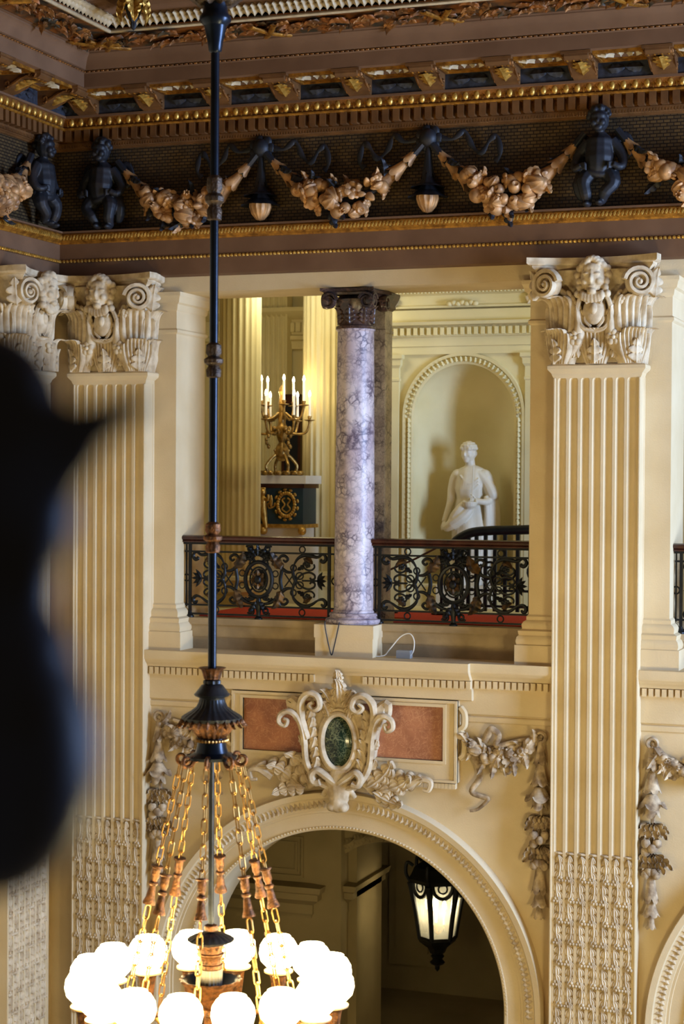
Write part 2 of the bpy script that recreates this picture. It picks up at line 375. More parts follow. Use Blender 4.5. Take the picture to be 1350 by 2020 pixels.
# wall: spandrels with the arched doorways, the piers behind the pilasters
wb = MB()
for xc in BAYS:
    poly = [(xc - HB, 0), (xc - HB, 5.3), (xc + HB, 5.3), (xc + HB, 0), (xc + RA_IN, 0)]
    poly += [(xc + RA_IN * math.cos(a), ZA + RA_IN * math.sin(a)) for a in [PI * i / 48 for i in range(49)]] + [(xc - RA_IN, 0)]
    wb.prism_y(poly, YW, 20.95)
for xp in PIL:
    wb.box(xp - HP - 0.004, xp + HP + 0.004, YW + 0.005, 21.1, 0, 10.3)
wb.box(XL - 0.35, -10.81, YW + 0.003, 21.1, 0, 10.3)
wall = struct('wall_back', wb, 'stone', 'warm limestone wall behind the pilasters, pierced by the round arch')
# upper openings: antae, lintel, stylobate
for i, xc in enumerate(BAYS):
    up = MB()
    xa, xb = xc - 2.235, xc + 2.20
    for x0, x1 in ((xc - HB, xa), (xb, xc + HB)):
        up.box(x0, x1, 20.25, 21.1, 5.3, 9.925)
        loft_rect(up, x0, x1, 20.25, 21.1, BASE_PROF); loft_rect(up, x0, x1, 20.25, 21.1, CAP_PROF)
    up.box(xc - HB, xc + HB, 20.25, 21.1, 9.925, 10.3)
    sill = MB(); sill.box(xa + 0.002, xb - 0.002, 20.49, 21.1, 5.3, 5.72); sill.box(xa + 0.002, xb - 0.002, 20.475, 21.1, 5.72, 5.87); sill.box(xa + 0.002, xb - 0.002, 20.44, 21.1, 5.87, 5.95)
    wo = struct('wall_opening' if i == 0 else 'wall_opening_beyond', up, 'stone', ['stone piers, sill and lintel framing the gallery opening above the arch', 'stone pier and sill of the next gallery opening at the right edge'][i])
    obj('sill', sill, 'shaded_sill_stone', wo)
    # ledge cornice with its own dentils
    tr = sroot('trim_ledge' if i == 0 else 'trim_ledge_beyond', ['dentilled stone ledge below the iron balustrades', 'dentilled stone ledge right of the right-hand pilaster'][i])
    base = [(20.55, 4.96), (20.18, 4.96), (20.16, 4.975), (20.16, 5.26), (20.145, 5.26), (20.145, 5.37), (20.09, 5.37), (20.075, 5.395), (20.06, 5.41), (20.03, 5.435), (20.02, 5.46), (20.01, 5.46), (20.0, 5.485), (20.0, 5.57), (20.55, 5.57)]
    mid = [(20.55, 5.13)] + [(y - 0.09, z) for y, z in base[1:-1]] + [(20.55, 5.5699)]; mid[1] = (20.09, 5.13); mid[2] = (20.07, 5.14)
    mb = MB().prism_x(base, xc - HB, xc + HB); obj('cornice', mb, 'stone', tr)
    mb = MB().prism_x(mid, xc - 1.60, xc + 1.585); obj('central_cornice', mb, 'stone', tr)
    lower = MB().prism_x([(20.3, 4.87), (20.195, 4.87), (20.18, 4.885), (20.175, 4.93), (20.185, 4.945), (20.3, 4.945)], xc - HB, xc + HB); obj('lower_moulding', lower, 'stone', tr)
    dm = MB().box(-0.025, 0.025, -0.055, 0.0, 5.275, 5.362).mesh('dentil', 'stone')
    k = 0; x = xc - HB + 0.05
    while x < xc + HB - 0.02:
        inm = abs(x - xc + 0.008) < 1.59
        if not (abs(x - xc) < 0.28): place('dentil', dm, tr, (x, 20.145 - (0.09 if inm else 0), 0))
        x += 0.0735

# archivolts
for i, xc in enumerate(BAYS):
    ar = sroot('trim_arch' if i == 0 else 'trim_arch_beyond', ['carved stone archivolt round the dark archway', 'archivolt of the next arch at the lower right corner'][i])
    mb = MB()
    prof = [(RA_IN, 20.94), (RA_IN, 20.13), (RA_IN + 0.015, 20.115), (RA_IN + 0.04, 20.115), (RA_IN + 0.045, 20.13), (RA_IN + 0.20, 20.13), (RA_IN + 0.205, 20.115), (RA_IN + 0.235, 20.115),
            (RA_IN + 0.24, 20.10), (RA_IN + 0.30, 20.085), (RA_IN + 0.37, 20.06), (RA_IN + 0.385, 20.04), (RA_IN + 0.45, 20.03), (RA_IN + 0.46, 20.06), (RA_IN + 0.46, 20.21)]
    angs = [-0.8 if j == 0 else PI * (j - 1) / 72 for j in range(75)]
    v = []
    for j in range(75):
        if j == 0: cs = [(xc + r, y, 0.0) for r, y in prof]
        elif j == 74: cs = [(xc - r, y, 0.0) for r, y in prof]
        else:
            a = PI * (j - 1) / 72; cs = [(xc + r * math.cos(a), y, ZA + r * math.sin(a)) for r, y in prof]
        v += cs
    n = len(prof); f = [(j * n + k, j * n + k + 1, (j + 1) * n + k + 1, (j + 1) * n + k) for j in range(74) for k in range(n - 1)]
    mb.add(v, f); obj('archivolt', mb, 'stone', ar, 0.5)
    cl = leaf(0.095, 0.066, 2, 0.5, 0.12, 0.03, 0.010, 0.03, 8, 6).mesh('carved_leaf', 'stone_carved', 0.9)
    N = 118
    for k in range(N):
        a = PI * (k + 0.5) / N
        if i == 1 and a < 2.2: continue
        if i == 0 and abs(a - PI / 2) < 0.09: continue
        r = RA_IN + 0.265; o = place('carved_leaf', cl, ar, (xc + r * math.cos(a), 20.075, ZA + r * math.sin(a)), (0, -(a - PI / 2), 0))
    bd = MB()
    for k in range(150):
        a = PI * (k + 0.5) / 150; r = RA_IN + 0.035
        bd.ell((xc + r * math.cos(a), 20.115, ZA + r * math.sin(a)), 0.014, 6, 4)
    o = obj('bead_row', bd, 'stone', ar); o['kind'] = 'stuff'

# left wall
wl = MB().box(XL - 0.65, XL - 0.2, 2.0, 21.1, 0, 10.3)
struct('wall_left', wl, 'stone', 'warm limestone side wall in shade at the left edge')
struct('floor', MB().box(-12, 4, 3, 28, -0.2, 0.0), 'corridor_stone', 'stone floor of the hall far below')

# ---------------------------------------------------------------- entablature (back run and left run)
def entablature(root, x0, x1, m0, m1, left):
    def run(name, prof, material, sm=0.5): return obj(name, MB().prism_x(prof, x0, x1, m0, m1), material, root, sm)
    B = 0.6
    run('architrave', [(B, 10.11), (0, 10.11), (0, 10.295), (-0.012, 10.30), (-0.03, 10.31), (-0.03, 10.33), (-0.02, 10.335), (-0.02, 10.525), (B, 10.525)], 'taupe')
    run('gilt_moulding', [(B, 10.525), (-0.03, 10.525), (-0.035, 10.545), (-0.06, 10.56), (-0.085, 10.60), (-0.085, 10.635), (-0.06, 10.66), (B, 10.66)], 'gilt')
    run('frieze', [(B, 10.66), (0.08, 10.66), (0.08, 11.70), (B, 11.70)], 'mosaic')
    run('ledge_strip', [(B, 10.655), (-0.10, 10.655), (-0.10, 10.675), (B, 10.675)], 'taupe')
    run('bead_course', [(B, 11.68), (0.05, 11.68), (0.03, 11.695), (0.0, 11.70), (-0.01, 11.72), (-0.03, 11.74), (-0.03, 11.76), (B, 11.76)], 'wood_gilt')
    run('dentil_ground', [(B, 11.76), (-0.02, 11.76), (-0.02, 11.92), (B, 11.92)], 'gilt_dull')
    run('gilt_fillet', [(B, 11.90), (-0.135, 11.90), (-0.145, 11.91), (-0.145, 11.925), (B, 11.925)], 'gilt')
    run('egg_ground', [(B, 11.925), (-0.115, 11.925), (-0.13, 11.96), (-0.155, 12.0), (-0.17, 12.04), (B, 12.04)], 'gilt_dull')
    run('fillet', [(B, 12.035), (-0.19, 12.035), (-0.19, 12.06), (B, 12.06)], 'taupe')
    run('bracket_ground', [(B, 12.06), (-0.17, 12.06), (-0.17, 12.27), (B, 12.27)], 'coffer_blue')
    run('corona', [(B, 12.262), (-0.70, 12.262), (-0.72, 12.27), (-0.72, 12.425), (-0.735, 12.437), (B, 12.437)], 'taupe')
    run('crown_moulding', [(B, 12.437), (-0.715, 12.437), (-0.715, 12.455), (-0.76, 12.468), (-0.772, 12.50), (-0.79, 12.55), (-0.82, 12.60), (-0.86, 12.625), (-0.86, 12.64), (-0.89, 12.645), (-0.90, 12.70), (B, 12.70)], 'taupe')
    run('leaf_ground', [(-0.89, 12.70), (-0.93, 12.64), (-1.0, 12.66), (-1.25, 12.70), (-1.40, 12.70), (-1.43, 12.715), (-1.43, 12.80), (-0.89, 12.80)], 'oak_leaf')
    run('light_fillet', [(-1.40, 12.69), (-1.43, 12.685), (-1.455, 12.70), (-1.44, 12.72), (-1.40, 12.72)], 'cream_plaster')
    run('cove', [(-1.43, 12.74), (-1.41, 12.75), (-1.41, 12.775), (-1.46, 12.84), (-1.52, 12.875), (-1.60, 12.885), (-1.66, 12.90), (-1.70, 12.96), (-1.43, 12.96)], 'taupe')
    # beads and tiny ornament, too small to count
    bd = MB(); x = x0
    def lim(p): return (x0 + m0 * p, x1 + m1 * p)
    a, b = lim(0.03); x = a
    while x < b: bd.ell((x, -0.028, 10.317), (0.023, 0.022, 0.022), 6, 4); x += 0.05
    o = obj('gilt_bead_row', bd, 'gilt_bright', root); o['kind'] = 'stuff'
    bd = MB(); a, b = lim(0.07); x = a
    while x < b:
        bd.ell((x, -0.078, 10.60), (0.020, 0.022, 0.036), 6, 4, (0, 0.5, 0)); x += 0.044
    o = obj('gilt_carving_row', bd, 'gilt_bright', root); o['kind'] = 'stuff'
    bd = MB(); a, b = lim(0.03); x = a
    while x < b: bd.box(x, x + 0.018, -0.032, 0.0, 11.705, 11.745); x += 0.034
    o = obj('tongue_row', bd, 'wood_gilt', root); o['kind'] = 'stuff'
    bd = MB(); a, b = lim(0.73); x = a
    while x < b: bd.ell((x, -0.735, 12.447), (0.026, 0.016, 0.012), 6, 4); x += 0.06
    o = obj('cord_row', bd, 'gilt_dull', root); o['kind'] = 'stuff'
    # dentils and eggs, one by one
    dm = SH['top_dentil']; em = SH['egg']; hm = SH['egg_shell']
    a, b = lim(0.12); x = (a + 0.06) if not left else (b - 0.06)
    while (a < x < b):
        place('dentil', dm, root, (x, -0.02, 11.765)); x += -0.128 if left else 0.128
    a, b = lim(0.16); x = (a + 0.09) if not left else (b - 0.09)
    while (a < x < b):
        e = place('egg', em, root, (x, -0.145, 11.985)); place('shell', hm, e); x += -0.128 if left else 0.128
    # brackets, coffers
    a, b = lim(0.5); PB = 0.875
    x = (0.50 if not left else -0.72)
    while a - 0.3 < x < b:
        br = place('bracket', SH['bracket'], root, (x, -0.17, 12.06))
        place('scroll', SH['br_scroll'], br, (-0.135, 0, 0)); place('scroll', SH['br_scroll'], br, (0.135, 0, 0))
        place('acanthus_leaf', SH['br_leaf'], br, (0, -0.11, 0.03), (0.35, 0, 0))
        place('roll', SH['br_roll'], br, (0, -0.45, 0.155))
        cf = place('coffer_frame', SH['coffer'], root, (x + PB / 2, -0.43, 12.262))
        for j in range(5): place('coffer_leaf', SH['coffer_leaf'], cf, (-0.16 + 0.08 * j, 0.0, -0.01), (PI / 2 - 0.2 + 0.2 * (j % 2), 0, (j - 2) * 0.5))
        fl = place('frieze_leaf', SH['frieze_leaf'], root, (x + PB / 2 - 0.20, -0.175, 12.16), (0, PI / 2, 0))
        place('frieze_leaf', SH['frieze_leaf'], root, (x + PB / 2 + 0.20, -0.175, 12.16), (0, -PI / 2, 0))
        x += -PB if left else PB
    # oak-leaf garland on the soffit
    a, b = lim(1.15); x = a if not left else b; k = 0
    rnd = random.Random(3 if left else 4)
    while (a - 0.01 <= x <= b + 0.01) and k < 280:
        place('oak_leaf', SH['oak_leaf_a'] if rnd.random() < 0.55 else SH['oak_leaf_b'], root, (x + rnd.uniform(-.05, .05), -1.17 + rnd.uniform(-.19, .19), 12.66 + rnd.uniform(-.01, .02)),
              (PI / 2 + rnd.uniform(-.22, .12), rnd.uniform(-.2, .2), (-PI / 2 if not left else PI / 2) + rnd.uniform(-.8, .8)), rnd.uniform(.7, 1.05))
        x += -0.045 if left else 0.045; k += 1
    a, b = lim(1.15); x = a + 0.12 if not left else b - 0.12
    while a < x < b:
        place('ribbon', SH['oak_ribbon'], root, (x, -1.16, 12.67)); x += -2.0 if left else 2.0
    # cream leaf course
    a, b = lim(1.45); x = a + 0.05 if not left else b - 0.05; k = 0
    while a < x < b and k < 110:
        place('cream_leaf', SH['cream_leaf'], root, (x, -1.40, 12.75), (0.75, 0, 0), 1.25); x += -0.085 if left else 0.085; k += 1

SH = {}
SH['top_dentil'] = MB().box(-0.038, 0.038, -0.10, 0.0, 0.0, 0.135).mesh('dentil', 'wood_gilt')
SH['egg'] = MB().ell((0, -0.006, 0.0), (0.034, 0.030, 0.05), 10, 7).mesh('egg', 'gilt_bright', 3)
h = MB(); h.tube([(0.05 * math.cos(a), 0.004, 0.012 + 0.056 * math.sin(a)) for a in [PI * (-0.15 + 1.3 * i / 10) for i in range(11)]], 0.012, 5); h.box(-0.064, -0.054, -0.012, 0.02, -0.05, 0.05)
SH['egg_shell'] = h.mesh('shell', 'gilt', 0.8)
# bracket: S profile in (y, z), extruded along x
side = [(0.0, 0.20), (-0.50, 0.20), (-0.535, 0.185), (-0.535, 0.15), (-0.50, 0.12), (-0.44, 0.115), (-0.38, 0.13), (-0.30, 0.125), (-0.22, 0.09), (-0.16, 0.045), (-0.10, 0.015), (-0.04, 0.0), (0.0, 0.0)]
mb = MB().prism_x(side, -0.13, 0.13); mb.box(-0.165, 0.165, -0.555, 0.0, 0.175, 0.203)
SH['bracket'] = mb.mesh('bracket', 'wood_gilt', 0.5)
mb = MB(); pts = [(0, -0.44 + 0.055 * (1 - i / 16) * math.cos(2.6 * PI * i / 16), 0.15 + 0.05 * (1 - i / 16) * math.sin(2.6 * PI * i / 16)) for i in range(16)][::-1]
pts += [(0, y, z + 0.03) for y, z in [(-0.36, 0.11), (-0.28, 0.10), (-0.2, 0.05), (-0.13, 0.02)]]
mb.tube(pts, 0.016, 5); mb.tube([(0, -0.10 + 0.045 * (1 - i / 12) * math.cos(-2.2 * PI * i / 12 - 1.2), 0.075 + 0.05 * (1 - i / 12) * math.sin(-2.2 * PI * i / 12 - 1.2)) for i in range(12)], 0.013, 5)
SH['br_scroll'] = mb.mesh('scroll', 'gilt_dull', 0.8)
SH['br_leaf'] = leaf(0.36, 0.22, 4, 0.9, 0, 0.9, 0.03, 0.02, 16, 8).mesh('acanthus_leaf', 'gilt_bright', 0.9)
mb = MB()
for xx, r in ((-0.11, 0.05), (-0.075, 0.042), (-0.04, 0.05), (0.0, 0.042), (0.04, 0.05), (0.075, 0.042), (0.11, 0.05)): mb.ell((xx, 0, 0), (0.022, r, r), 8, 6)
SH['br_roll'] = mb.mesh('roll', 'gilt', 0.9)
mb = MB()
for d, zz in ((0.0, 0.0), (0.035, 0.02)):
    w, q, t = 0.27 - d, 0.22 - d, 0.025
    for bx_ in ((-w, w, -q, -q + t), (-w, w, q - t, q), (-w, -w + t, -q + t, q - t), (w - t, w, -q + t, q - t)): mb.box(bx_[0], bx_[1], bx_[2], bx_[3], -0.035 + zz, 0.005)
SH['coffer'] = mb.mesh('coffer_frame', 'gilt', 0.5)
SH['coffer_leaf'] = leaf(0.14, 0.09, 3, 0.6, 0, 0.1, 0.02, 0.01, 8, 6).mesh('coffer_leaf', 'cream_plaster', 0.9)
SH['frieze_leaf'] = leaf(0.20, 0.12, 3, 0.5, 0, 0.1, 0.02, 0.015, 10, 6).mesh('frieze_leaf', 'coffer_blue', 0.9)
SH['oak_leaf_a'] = leaf(0.26, 0.15, 3, 0.7, 0.05, 0.1, 0.02, 0.008, 12, 6).mesh('oak_leaf', 'oak_leaf', 0.9)
SH['oak_leaf_b'] = leaf(0.22, 0.13, 3, 0.9, -0.08, 0.2, 0.02, 0.008, 12, 6).mesh('oak_leaf', 'gilt_dull', 0.9)
mb = MB()
for sgn in (-1, 1):
    pts = [(sgn * (-0.14 + 0.28 * i / 10), -0.24 + 0.48 * i / 10, -0.055 - 0.02 * math.sin(PI * i / 10)) for i in range(11)]
    mb.grid(lambda u, v, p=pts: (p[int(round(u * 10))][0] + (v - 0.5) * 0.07, p[int(round(u * 10))][1], p[int(round(u * 10))][2] - 0.012 * math.sin(PI * v)), 10, 4, (0, 0, 0.02))
SH['oak_ribbon'] = mb.mesh('ribbon', 'gilt', 0.9)
SH['cream_leaf'] = leaf(0.135, 0.085, 2, 1.0, 0, 0.1, 0.02, 0.02, 10, 6).mesh('cream_leaf', 'cream_plaster', 0.9)

tb = sroot('trim_entablature', 'gilded entablature with mosaic frieze along the back of the hall'); tb.location = (XL, YP, 0)
entablature(tb, 0.0, 10.4, 1, 0, False)
tl = sroot('trim_entablature_side', 'gilded entablature turning onto the side wall at upper left'); tl.location = (XL, YP, 0); tl.rotation_euler = (0, 0, PI / 2)
entablature(tl, -6.0, 0.0, 0, -1, True)

# ceiling above
cg = MB().box(XL - 0.6, 4.0, 2.0, 21.0, 12.97, 13.2)
cl = struct('ceiling', cg, 'taupe', 'brown and gilt coffered ceiling of the great hall')
bo = MB(); bo.lathe([(0.0, -0.42), (0.02, -0.40), (0.035, -0.36), (0.03, -0.33), (0.06, -0.28), (0.085, -0.2), (0.11, -0.1), (0.16, -0.03), (0.2, 0.0)], 16, (0, 0, 0), 0.08, 8)
boss = thing('ceiling_pendant', 'small dark gilt leaf pendant hanging from the ceiling at upper left', 'pendant', (XL + 1.98, 18.05, 12.97))
obj('drop', bo, 'verdigris', boss)
for k in range(6):
    a = 2 * PI * k / 6; place('acanthus_leaf', SH['br_leaf'], boss, (0.10 * math.cos(a), 0.10 * math.sin(a), -0.03), (PI / 2 + 0.35, 0, a + PI / 2), 0.9)

# ---------------------------------------------------------------- pilasters
def fluted_panel(mb, w, z0, z1, pitch=0.1305, fw=0.098, n=7, top_round=True):
    """front at y=0, flutes recessed into +y"""
    xs = []; x_first = -pitch * (n - 1) / 2; r = fw / 2; dep = 0.042
    xs.append(-w / 2)
    for k in range(n):
        c = x_first + k * pitch
        xs += [c + r * math.sin(PI / 2 * q / 5) for q in range(-5, 6)]
    xs.append(w / 2)
    rows = [z0, z1 - r - 0.02] + [z1 - r - 0.02 + r * math.sin(PI / 2 * q / 5) for q in range(1, 6)] + [z1]
    ze = z1 - r - 0.02; v = []
    for z in rows:
        for x in xs:
            k = round((x - x_first) / pitch); d = 0.0
            if 0 <= k < n:
                dx = x - (x_first + k * pitch); dz = max(0.0, z - ze); q = r * r - dx * dx - dz * dz
                if q > 1e-9: d = dep * math.sqrt(q) / r
            v.append((x, d, z))
    W_ = len(xs); f = [(i * W_ + j, i * W_ + j + 1, (i + 1) * W_ + j + 1, (i + 1) * W_ + j) for i in range(len(rows) - 1) for j in range(W_ - 1)]
    mb.add(v, f)
    mb.add([(-w / 2, 0, z0), (-w / 2, 0.21, z0), (-w / 2, 0.21, z1), (-w / 2, 0, z1), (w / 2, 0, z0), (w / 2, 0.21, z0), (w / 2, 0.21, z1), (w / 2, 0, z1)], [(0, 1, 2, 3), (4, 5, 6, 7), (3, 2, 6, 7), (0, 1, 5, 4)])

def face_prims(mb, c, s_, beard=True):
    x, y, z = c
    e = lambda dx, dy, dz, r, rot=None: mb.ell((x + dx * s_, y + dy * s_, z + dz * s_), tuple(q * s_ for q in (r if hasattr(r, '__len__') else (r, r, r))), 12, 8, rot)
    e(0, 0, 0, (0.38, 0.40, 0.50)); e(0, -0.33, -0.05, (0.075, 0.14, 0.15)); e(-.15, -.30, .10, (.13, .08, .05)); e(.15, -.30, .10, (.13, .08, .05))
    e(-.2, -.25, -.12, .12); e(.2, -.25, -.12, .12); e(0, -.32, -.26, (.11, .06, .035)); e(0, -.28, -.40, (.14, .12, .10)); e(0, -.26, .28, (.26, .1, .14))
    if beard:
        for k in range(7): a = -0.9 + 0.3 * k; e(0.36 * math.sin(a), -0.2, -0.42 - 0.18 * math.cos(a), (.1, .1, .16))
    for k in range(7):
        a = -0.95 + 0.317 * k; e(0.36 * math.sin(a), -0.10, 0.10 + 0.46 * math.cos(a), (.13, .16, .12)); e(0.24 * math.sin(a), -0.22, 0.20 + 0.36 * math.cos(a), (.10, .10, .09))
    for sx in (-1, 1):
        for k in range(5): e(sx * (0.42 + 0.05 * math.sin(k * 1.7)), 0.0 - 0.03 * k, 0.28 - 0.19 * k, (.11, .13, .12))

CAPM = {}
def capital_meshes():
    m = MB(); w = HP
    loft = [(-0.0, 0.0), (0.0, 0.35), (0.03, 0.7), (0.10, 0.95), (0.16, 1.03)]
    loft_rect(m, -w + 0.03, w - 0.03, -0.02, 0.22, loft); CAPM['bell'] = m.mesh('bell', 'stone_carved', 0.5)
    m = MB()                                        # concave abacus with horns
    def ring(off, z, n=12):
        pts = []
        for i in range(n + 1):
            t = -1 + 2 * i / n; pts.append((t * (0.70 + off), -(0.34 + off) + 0.20 * (1 - t * t), z))
        pts += [(0.70 + off + 0.02, -(0.30 + off) + 0.10, z), (0.62 + off, 0.22, z), (-0.62 - off, 0.22, z), (-0.70 - off - 0.02, -(0.30 + off) + 0.10, z)]
        return pts
    rings = [ring(-0.08, 1.005), ring(-0.06, 1.03), ring(-0.03, 1.06), ring(-0.03, 1.08), ring(0.0, 1.085), ring(0.02, 1.10), ring(0.02, 1.165)]
    n = len(rings[0]); v = [p for r in rings for p in r]
    f = [(i * n + k, i * n + (k + 1) % n, (i + 1) * n + (k + 1) % n, (i + 1) * n + k) for i in range(len(rings) - 1) for k in range(n)] + [tuple(range(n))[::-1], tuple(range((len(rings) - 1) * n, len(rings) * n))]
    m.add(v, f); CAPM['abacus'] = m.mesh('abacus', 'stone_carved', 0.5)
    m = MB()                                        # volute: spiral band with raised eye
    pts = spiral((0, 0), 0.165, 0.03, PI * 0.95, -2.2, 44); rr = [0.036 - 0.02 * i / 44 for i in range(45)]
    pts = [(p[0], -0.05 - 0.05 * (i / 44), p[2]) for i, p in enumerate(pts)]
    m.tube(pts, rr, 6, 1.8); m.ell((0, -0.08, 0), (0.035, 0.05, 0.035), 8, 6); m.ell((0, 0.02, 0), (0.15, 0.09, 0.15), 16, 8)
    CAPM['volute'] = m.mesh('volute', 'stone_carved', 0.8)
    CAPM['corner_leaf'] = fan(0.88, 0.56, 7, 2.4, 0.02, 0.034, 0.06, 22, 0.40, 0.66, 0.42).mesh('corner_leaf', 'stone_carved', 0.9)
    CAPM['base_leaf'] = fan(0.47, 0.40, 9, 2.3, 0.02, 0.026, 0.05, 20, 0.55, 0.62, 0.40).mesh('base_leaf', 'stone_carved', 0.9)
    CAPM['inner_leaf'] = leaf(0.28, 0.20, 3, 0.5, 0.0, 0.02, 0.018, 0.03, 18, 8, 0.5, 0.5, 0.6).mesh('inner_leaf', 'stone_carved', 0.9)
    m = MB()
    for k in range(5):
        a = PI / 2 + 2 * PI * k / 5; m.ell((0.052 * math.cos(a), -0.01, 0.052 * math.sin(a)), (0.042, 0.03, 0.042), 8, 6)
    m.ell((0, -0.03, 0), 0.026, 8, 6); CAPM['rosette'] = m.mesh('rosette', 'stone_carved', 3)
    m = MB(); m.tube(crv([(0, 0, -0.06), (0.02, -0.01, -0.14), (-0.01, 0, -0.22)], 4), [0.026, 0.026, 0.022, 0.022, 0.018, 0.018, 0.014, 0.012, 0.01], 6)
    m.merge(leaf(0.16, 0.09, 2, 0.4, 0, 0.1, 0.015, 0.01, 8, 4), T(-0.03, 0, -0.22) @ Matrix.Rotation(0.3, 4, 'Y')); m.merge(leaf(0.16, 0.09, 2, 0.4, 0, 0.1, 0.015, 0.01, 8, 4), T(0.03, 0, -0.22) @ Matrix.Rotation(-0.3, 4, 'Y'))
    CAPM['rosette_stem'] = m.mesh('stem', 'stone_carved', 0.9)
    m = MB(); face_prims(m, (0, 0, 0), 0.37); CAPM['mask'] = remesh(m, 'mask', 'stone_carved', 0.008, 1)
    m = MB()                                        # shield-like shell below the mask
    for s_ in (-1, 1):
        p = crv([(0, 0, -0.24), (s_ * 0.13, -0.02, -0.20), (s_ * 0.19, -0.03, -0.06), (s_ * 0.16, -0.05, 0.10), (s_ * 0.09, -0.07, 0.17), (s_ * 0.05, -0.07, 0.10), (s_ * 0.09, -0.07, 0.07)], 6)
        m.tube(p, [0.028] * len(p), 6); p = crv([(s_ * 0.04, -0.02, -0.2), (s_ * 0.10, -0.03, -0.12), (s_ * 0.07, -0.03, -0.04), (s_ * 0.03, -0.03, -0.09)], 5); m.tube(p, 0.02, 6)
    m.ell((0, -0.02, -0.02), (0.13, 0.06, 0.16), 12, 8); m.ell((0, -0.06, 0.0), (0.05, 0.05, 0.07), 8, 6)
    CAPM['shell'] = m.mesh('shell', 'stone_carved', 0.9)
    m = MB()                                        # leafy stalk from shield to volute
    p = crv([(0.10, -0.05, 0.42), (0.20, -0.07, 0.60), (0.30, -0.10, 0.74), (0.42, -0.14, 0.84)], 6); m.tube(p, [0.05 - 0.02 * i / (len(p) - 1) for i in range(len(p))], 7)
    for k in range(6):
        q = p[2 + k * 2]; m.ell((q[0] - 0.02, q[1] - 0.035, q[2] + 0.03), (0.03, 0.03, 0.045), 7, 5, (0, 0.6, 0)); m.ell((q[0] + 0.03, q[1] - 0.03, q[2] - 0.02), (0.03, 0.03, 0.045), 7, 5, (0, 0.6, 0))
    CAPM['stalk'] = m.mesh('stalk', 'stone_carved', 0.9)
    CAPM['relief_leaf'] = leaf(0.29, 0.15, 3, 0.4, 0.08, 0.0, 0.016, 0.035, 24, 10, 0.85, 0.6, 0.62).mesh('relief_leaf', 'stone_carved', 0.9)
    m = MB()
    for k in range(3): m.ell((0.018 * (k - 1), -0.012, -0.03 * abs(k - 1)), 0.02, 7, 5)
    CAPM['relief_bud'] = m.mesh('relief_bud', 'stone_carved', 3)
capital_meshes()

def pilaster(label, loc, rz, z_relief=3.485):
    t = thing('pilaster', label, 'pilaster', loc, rz, None)
    s_ = MB(); fluted_panel(s_, 2 * HP, 0.0, 8.83); obj('shaft', s_, 'stone', t, 0.5)
    m = MB(); loft_rect(m, -HP, HP, 0.0, 0.2, [(0.0, 8.80), (0.015, 8.83), (0.02, 8.85), (0.05, 8.885), (0.06, 8.90), (0.06, 8.935), (0.045, 8.95), (0.0, 8.952)]); obj('necking', m, 'stone', t, 0.4)
    for sx in (-1, 1):                              # edge beads along the shaft
        m = MB().tube([(sx * (HP - 0.012), -0.004, 0.0), (sx * (HP - 0.012), -0.004, 8.80)], 0.012, 6); obj('edge_bead', m, 'stone', t)
    # carved lower part of the flutes
    for k in range(7):
        c = -0.1305 * 3 + k * 0.1305; z = z_relief - 0.31; flip = (k % 2)
        while z > 0.9:
            place('relief_leaf', CAPM['relief_leaf'], t, (c + (0.004 if flip else -0.004), 0.012, z), (0, 0, 0), (-1 if flip else 1, 1, 1))
            place('relief_bud', CAPM['relief_bud'], t, (c + (-0.030 if flip else 0.030), 0.008, z + 0.035))
            z -= 0.235; flip = not flip
        m = MB().tube([(c - 0.045, 0.015, z_relief - 0.004), (c, 0.0, z_relief), (c + 0.045, 0.015, z_relief - 0.004)], 0.014, 6); obj('relief_cap', m, 'stone_carved', t)
    # capital
    zc = Z_CAP
    place('bell', CAPM['bell'], t, (0, 0, zc)); place('abacus', CAPM['abacus'], t, (0, 0, zc))
    for sx in (-1, 1):
        place('volute', CAPM['volute'], t, (sx * 0.50, -0.22, zc + 0.87), (0, 0, sx * 0.35), (sx, 1, 1))
        place('corner_leaf', CAPM['corner_leaf'], t, (sx * 0.37, -0.04, zc + 0.0), (0, 0, sx * 0.55), (sx, 1, 1))
        b = place('base_leaf', CAPM['base_leaf'], t, (sx * 0.42, -0.07, zc + 0.0), (0, 0, sx * 0.6)); place('inner_leaf', CAPM['inner_leaf'], b, (0, -0.055, 0.0))
        place('side_leaf', CAPM['base_leaf'], t, (sx * 0.50, 0.10, zc), (0, 0, sx * 1.45)); place('side_leaf', CAPM['corner_leaf'], t, (sx * 0.48, 0.12, zc), (0, 0, sx * 1.4), (sx * 0.7, 1, 1))
        r = place('rosette', CAPM['rosette'], t, (sx * 0.215, -0.15, zc + 0.285)); place('stem', CAPM['rosette_stem'], r, (0, 0.05, 0))
        place('stalk', CAPM['stalk'], t, (0, -0.04, zc), (0, 0, 0), (sx, 1, 1))
        h_ = place('horn_leaf', CAPM['inner_leaf'], t, (sx * 0.66, -0.20, zc + 0.70), (0.0, sx * 0.1, sx * 0.8), 1.2)
    b = place('base_leaf', CAPM['base_leaf'], t, (0, -0.08, zc)); place('inner_leaf', CAPM['inner_leaf'], b, (0, -0.055, 0.0))
    place('shell', CAPM['shell'], t, (0, -0.14, zc + 0.60)); place('mask', CAPM['mask'], t, (0, -0.22, zc + 0.93))
    return t
p0 = pilaster('fluted stone pilaster with mask capital, half hidden by the dark foreground shape', (PIL[0], YP, 0), 0)
p0['group'] = 'fluted pilasters of the hall'
copy_tree(p0, (PIL[1], YP, 0), 0, 'tall fluted stone pilaster with mask capital, right of the balconies and arch')
copy_tree(p0, (XL, 19.28, 0), PI / 2, 'fluted stone pilaster on the side wall at the left edge, mostly behind the dark shape')
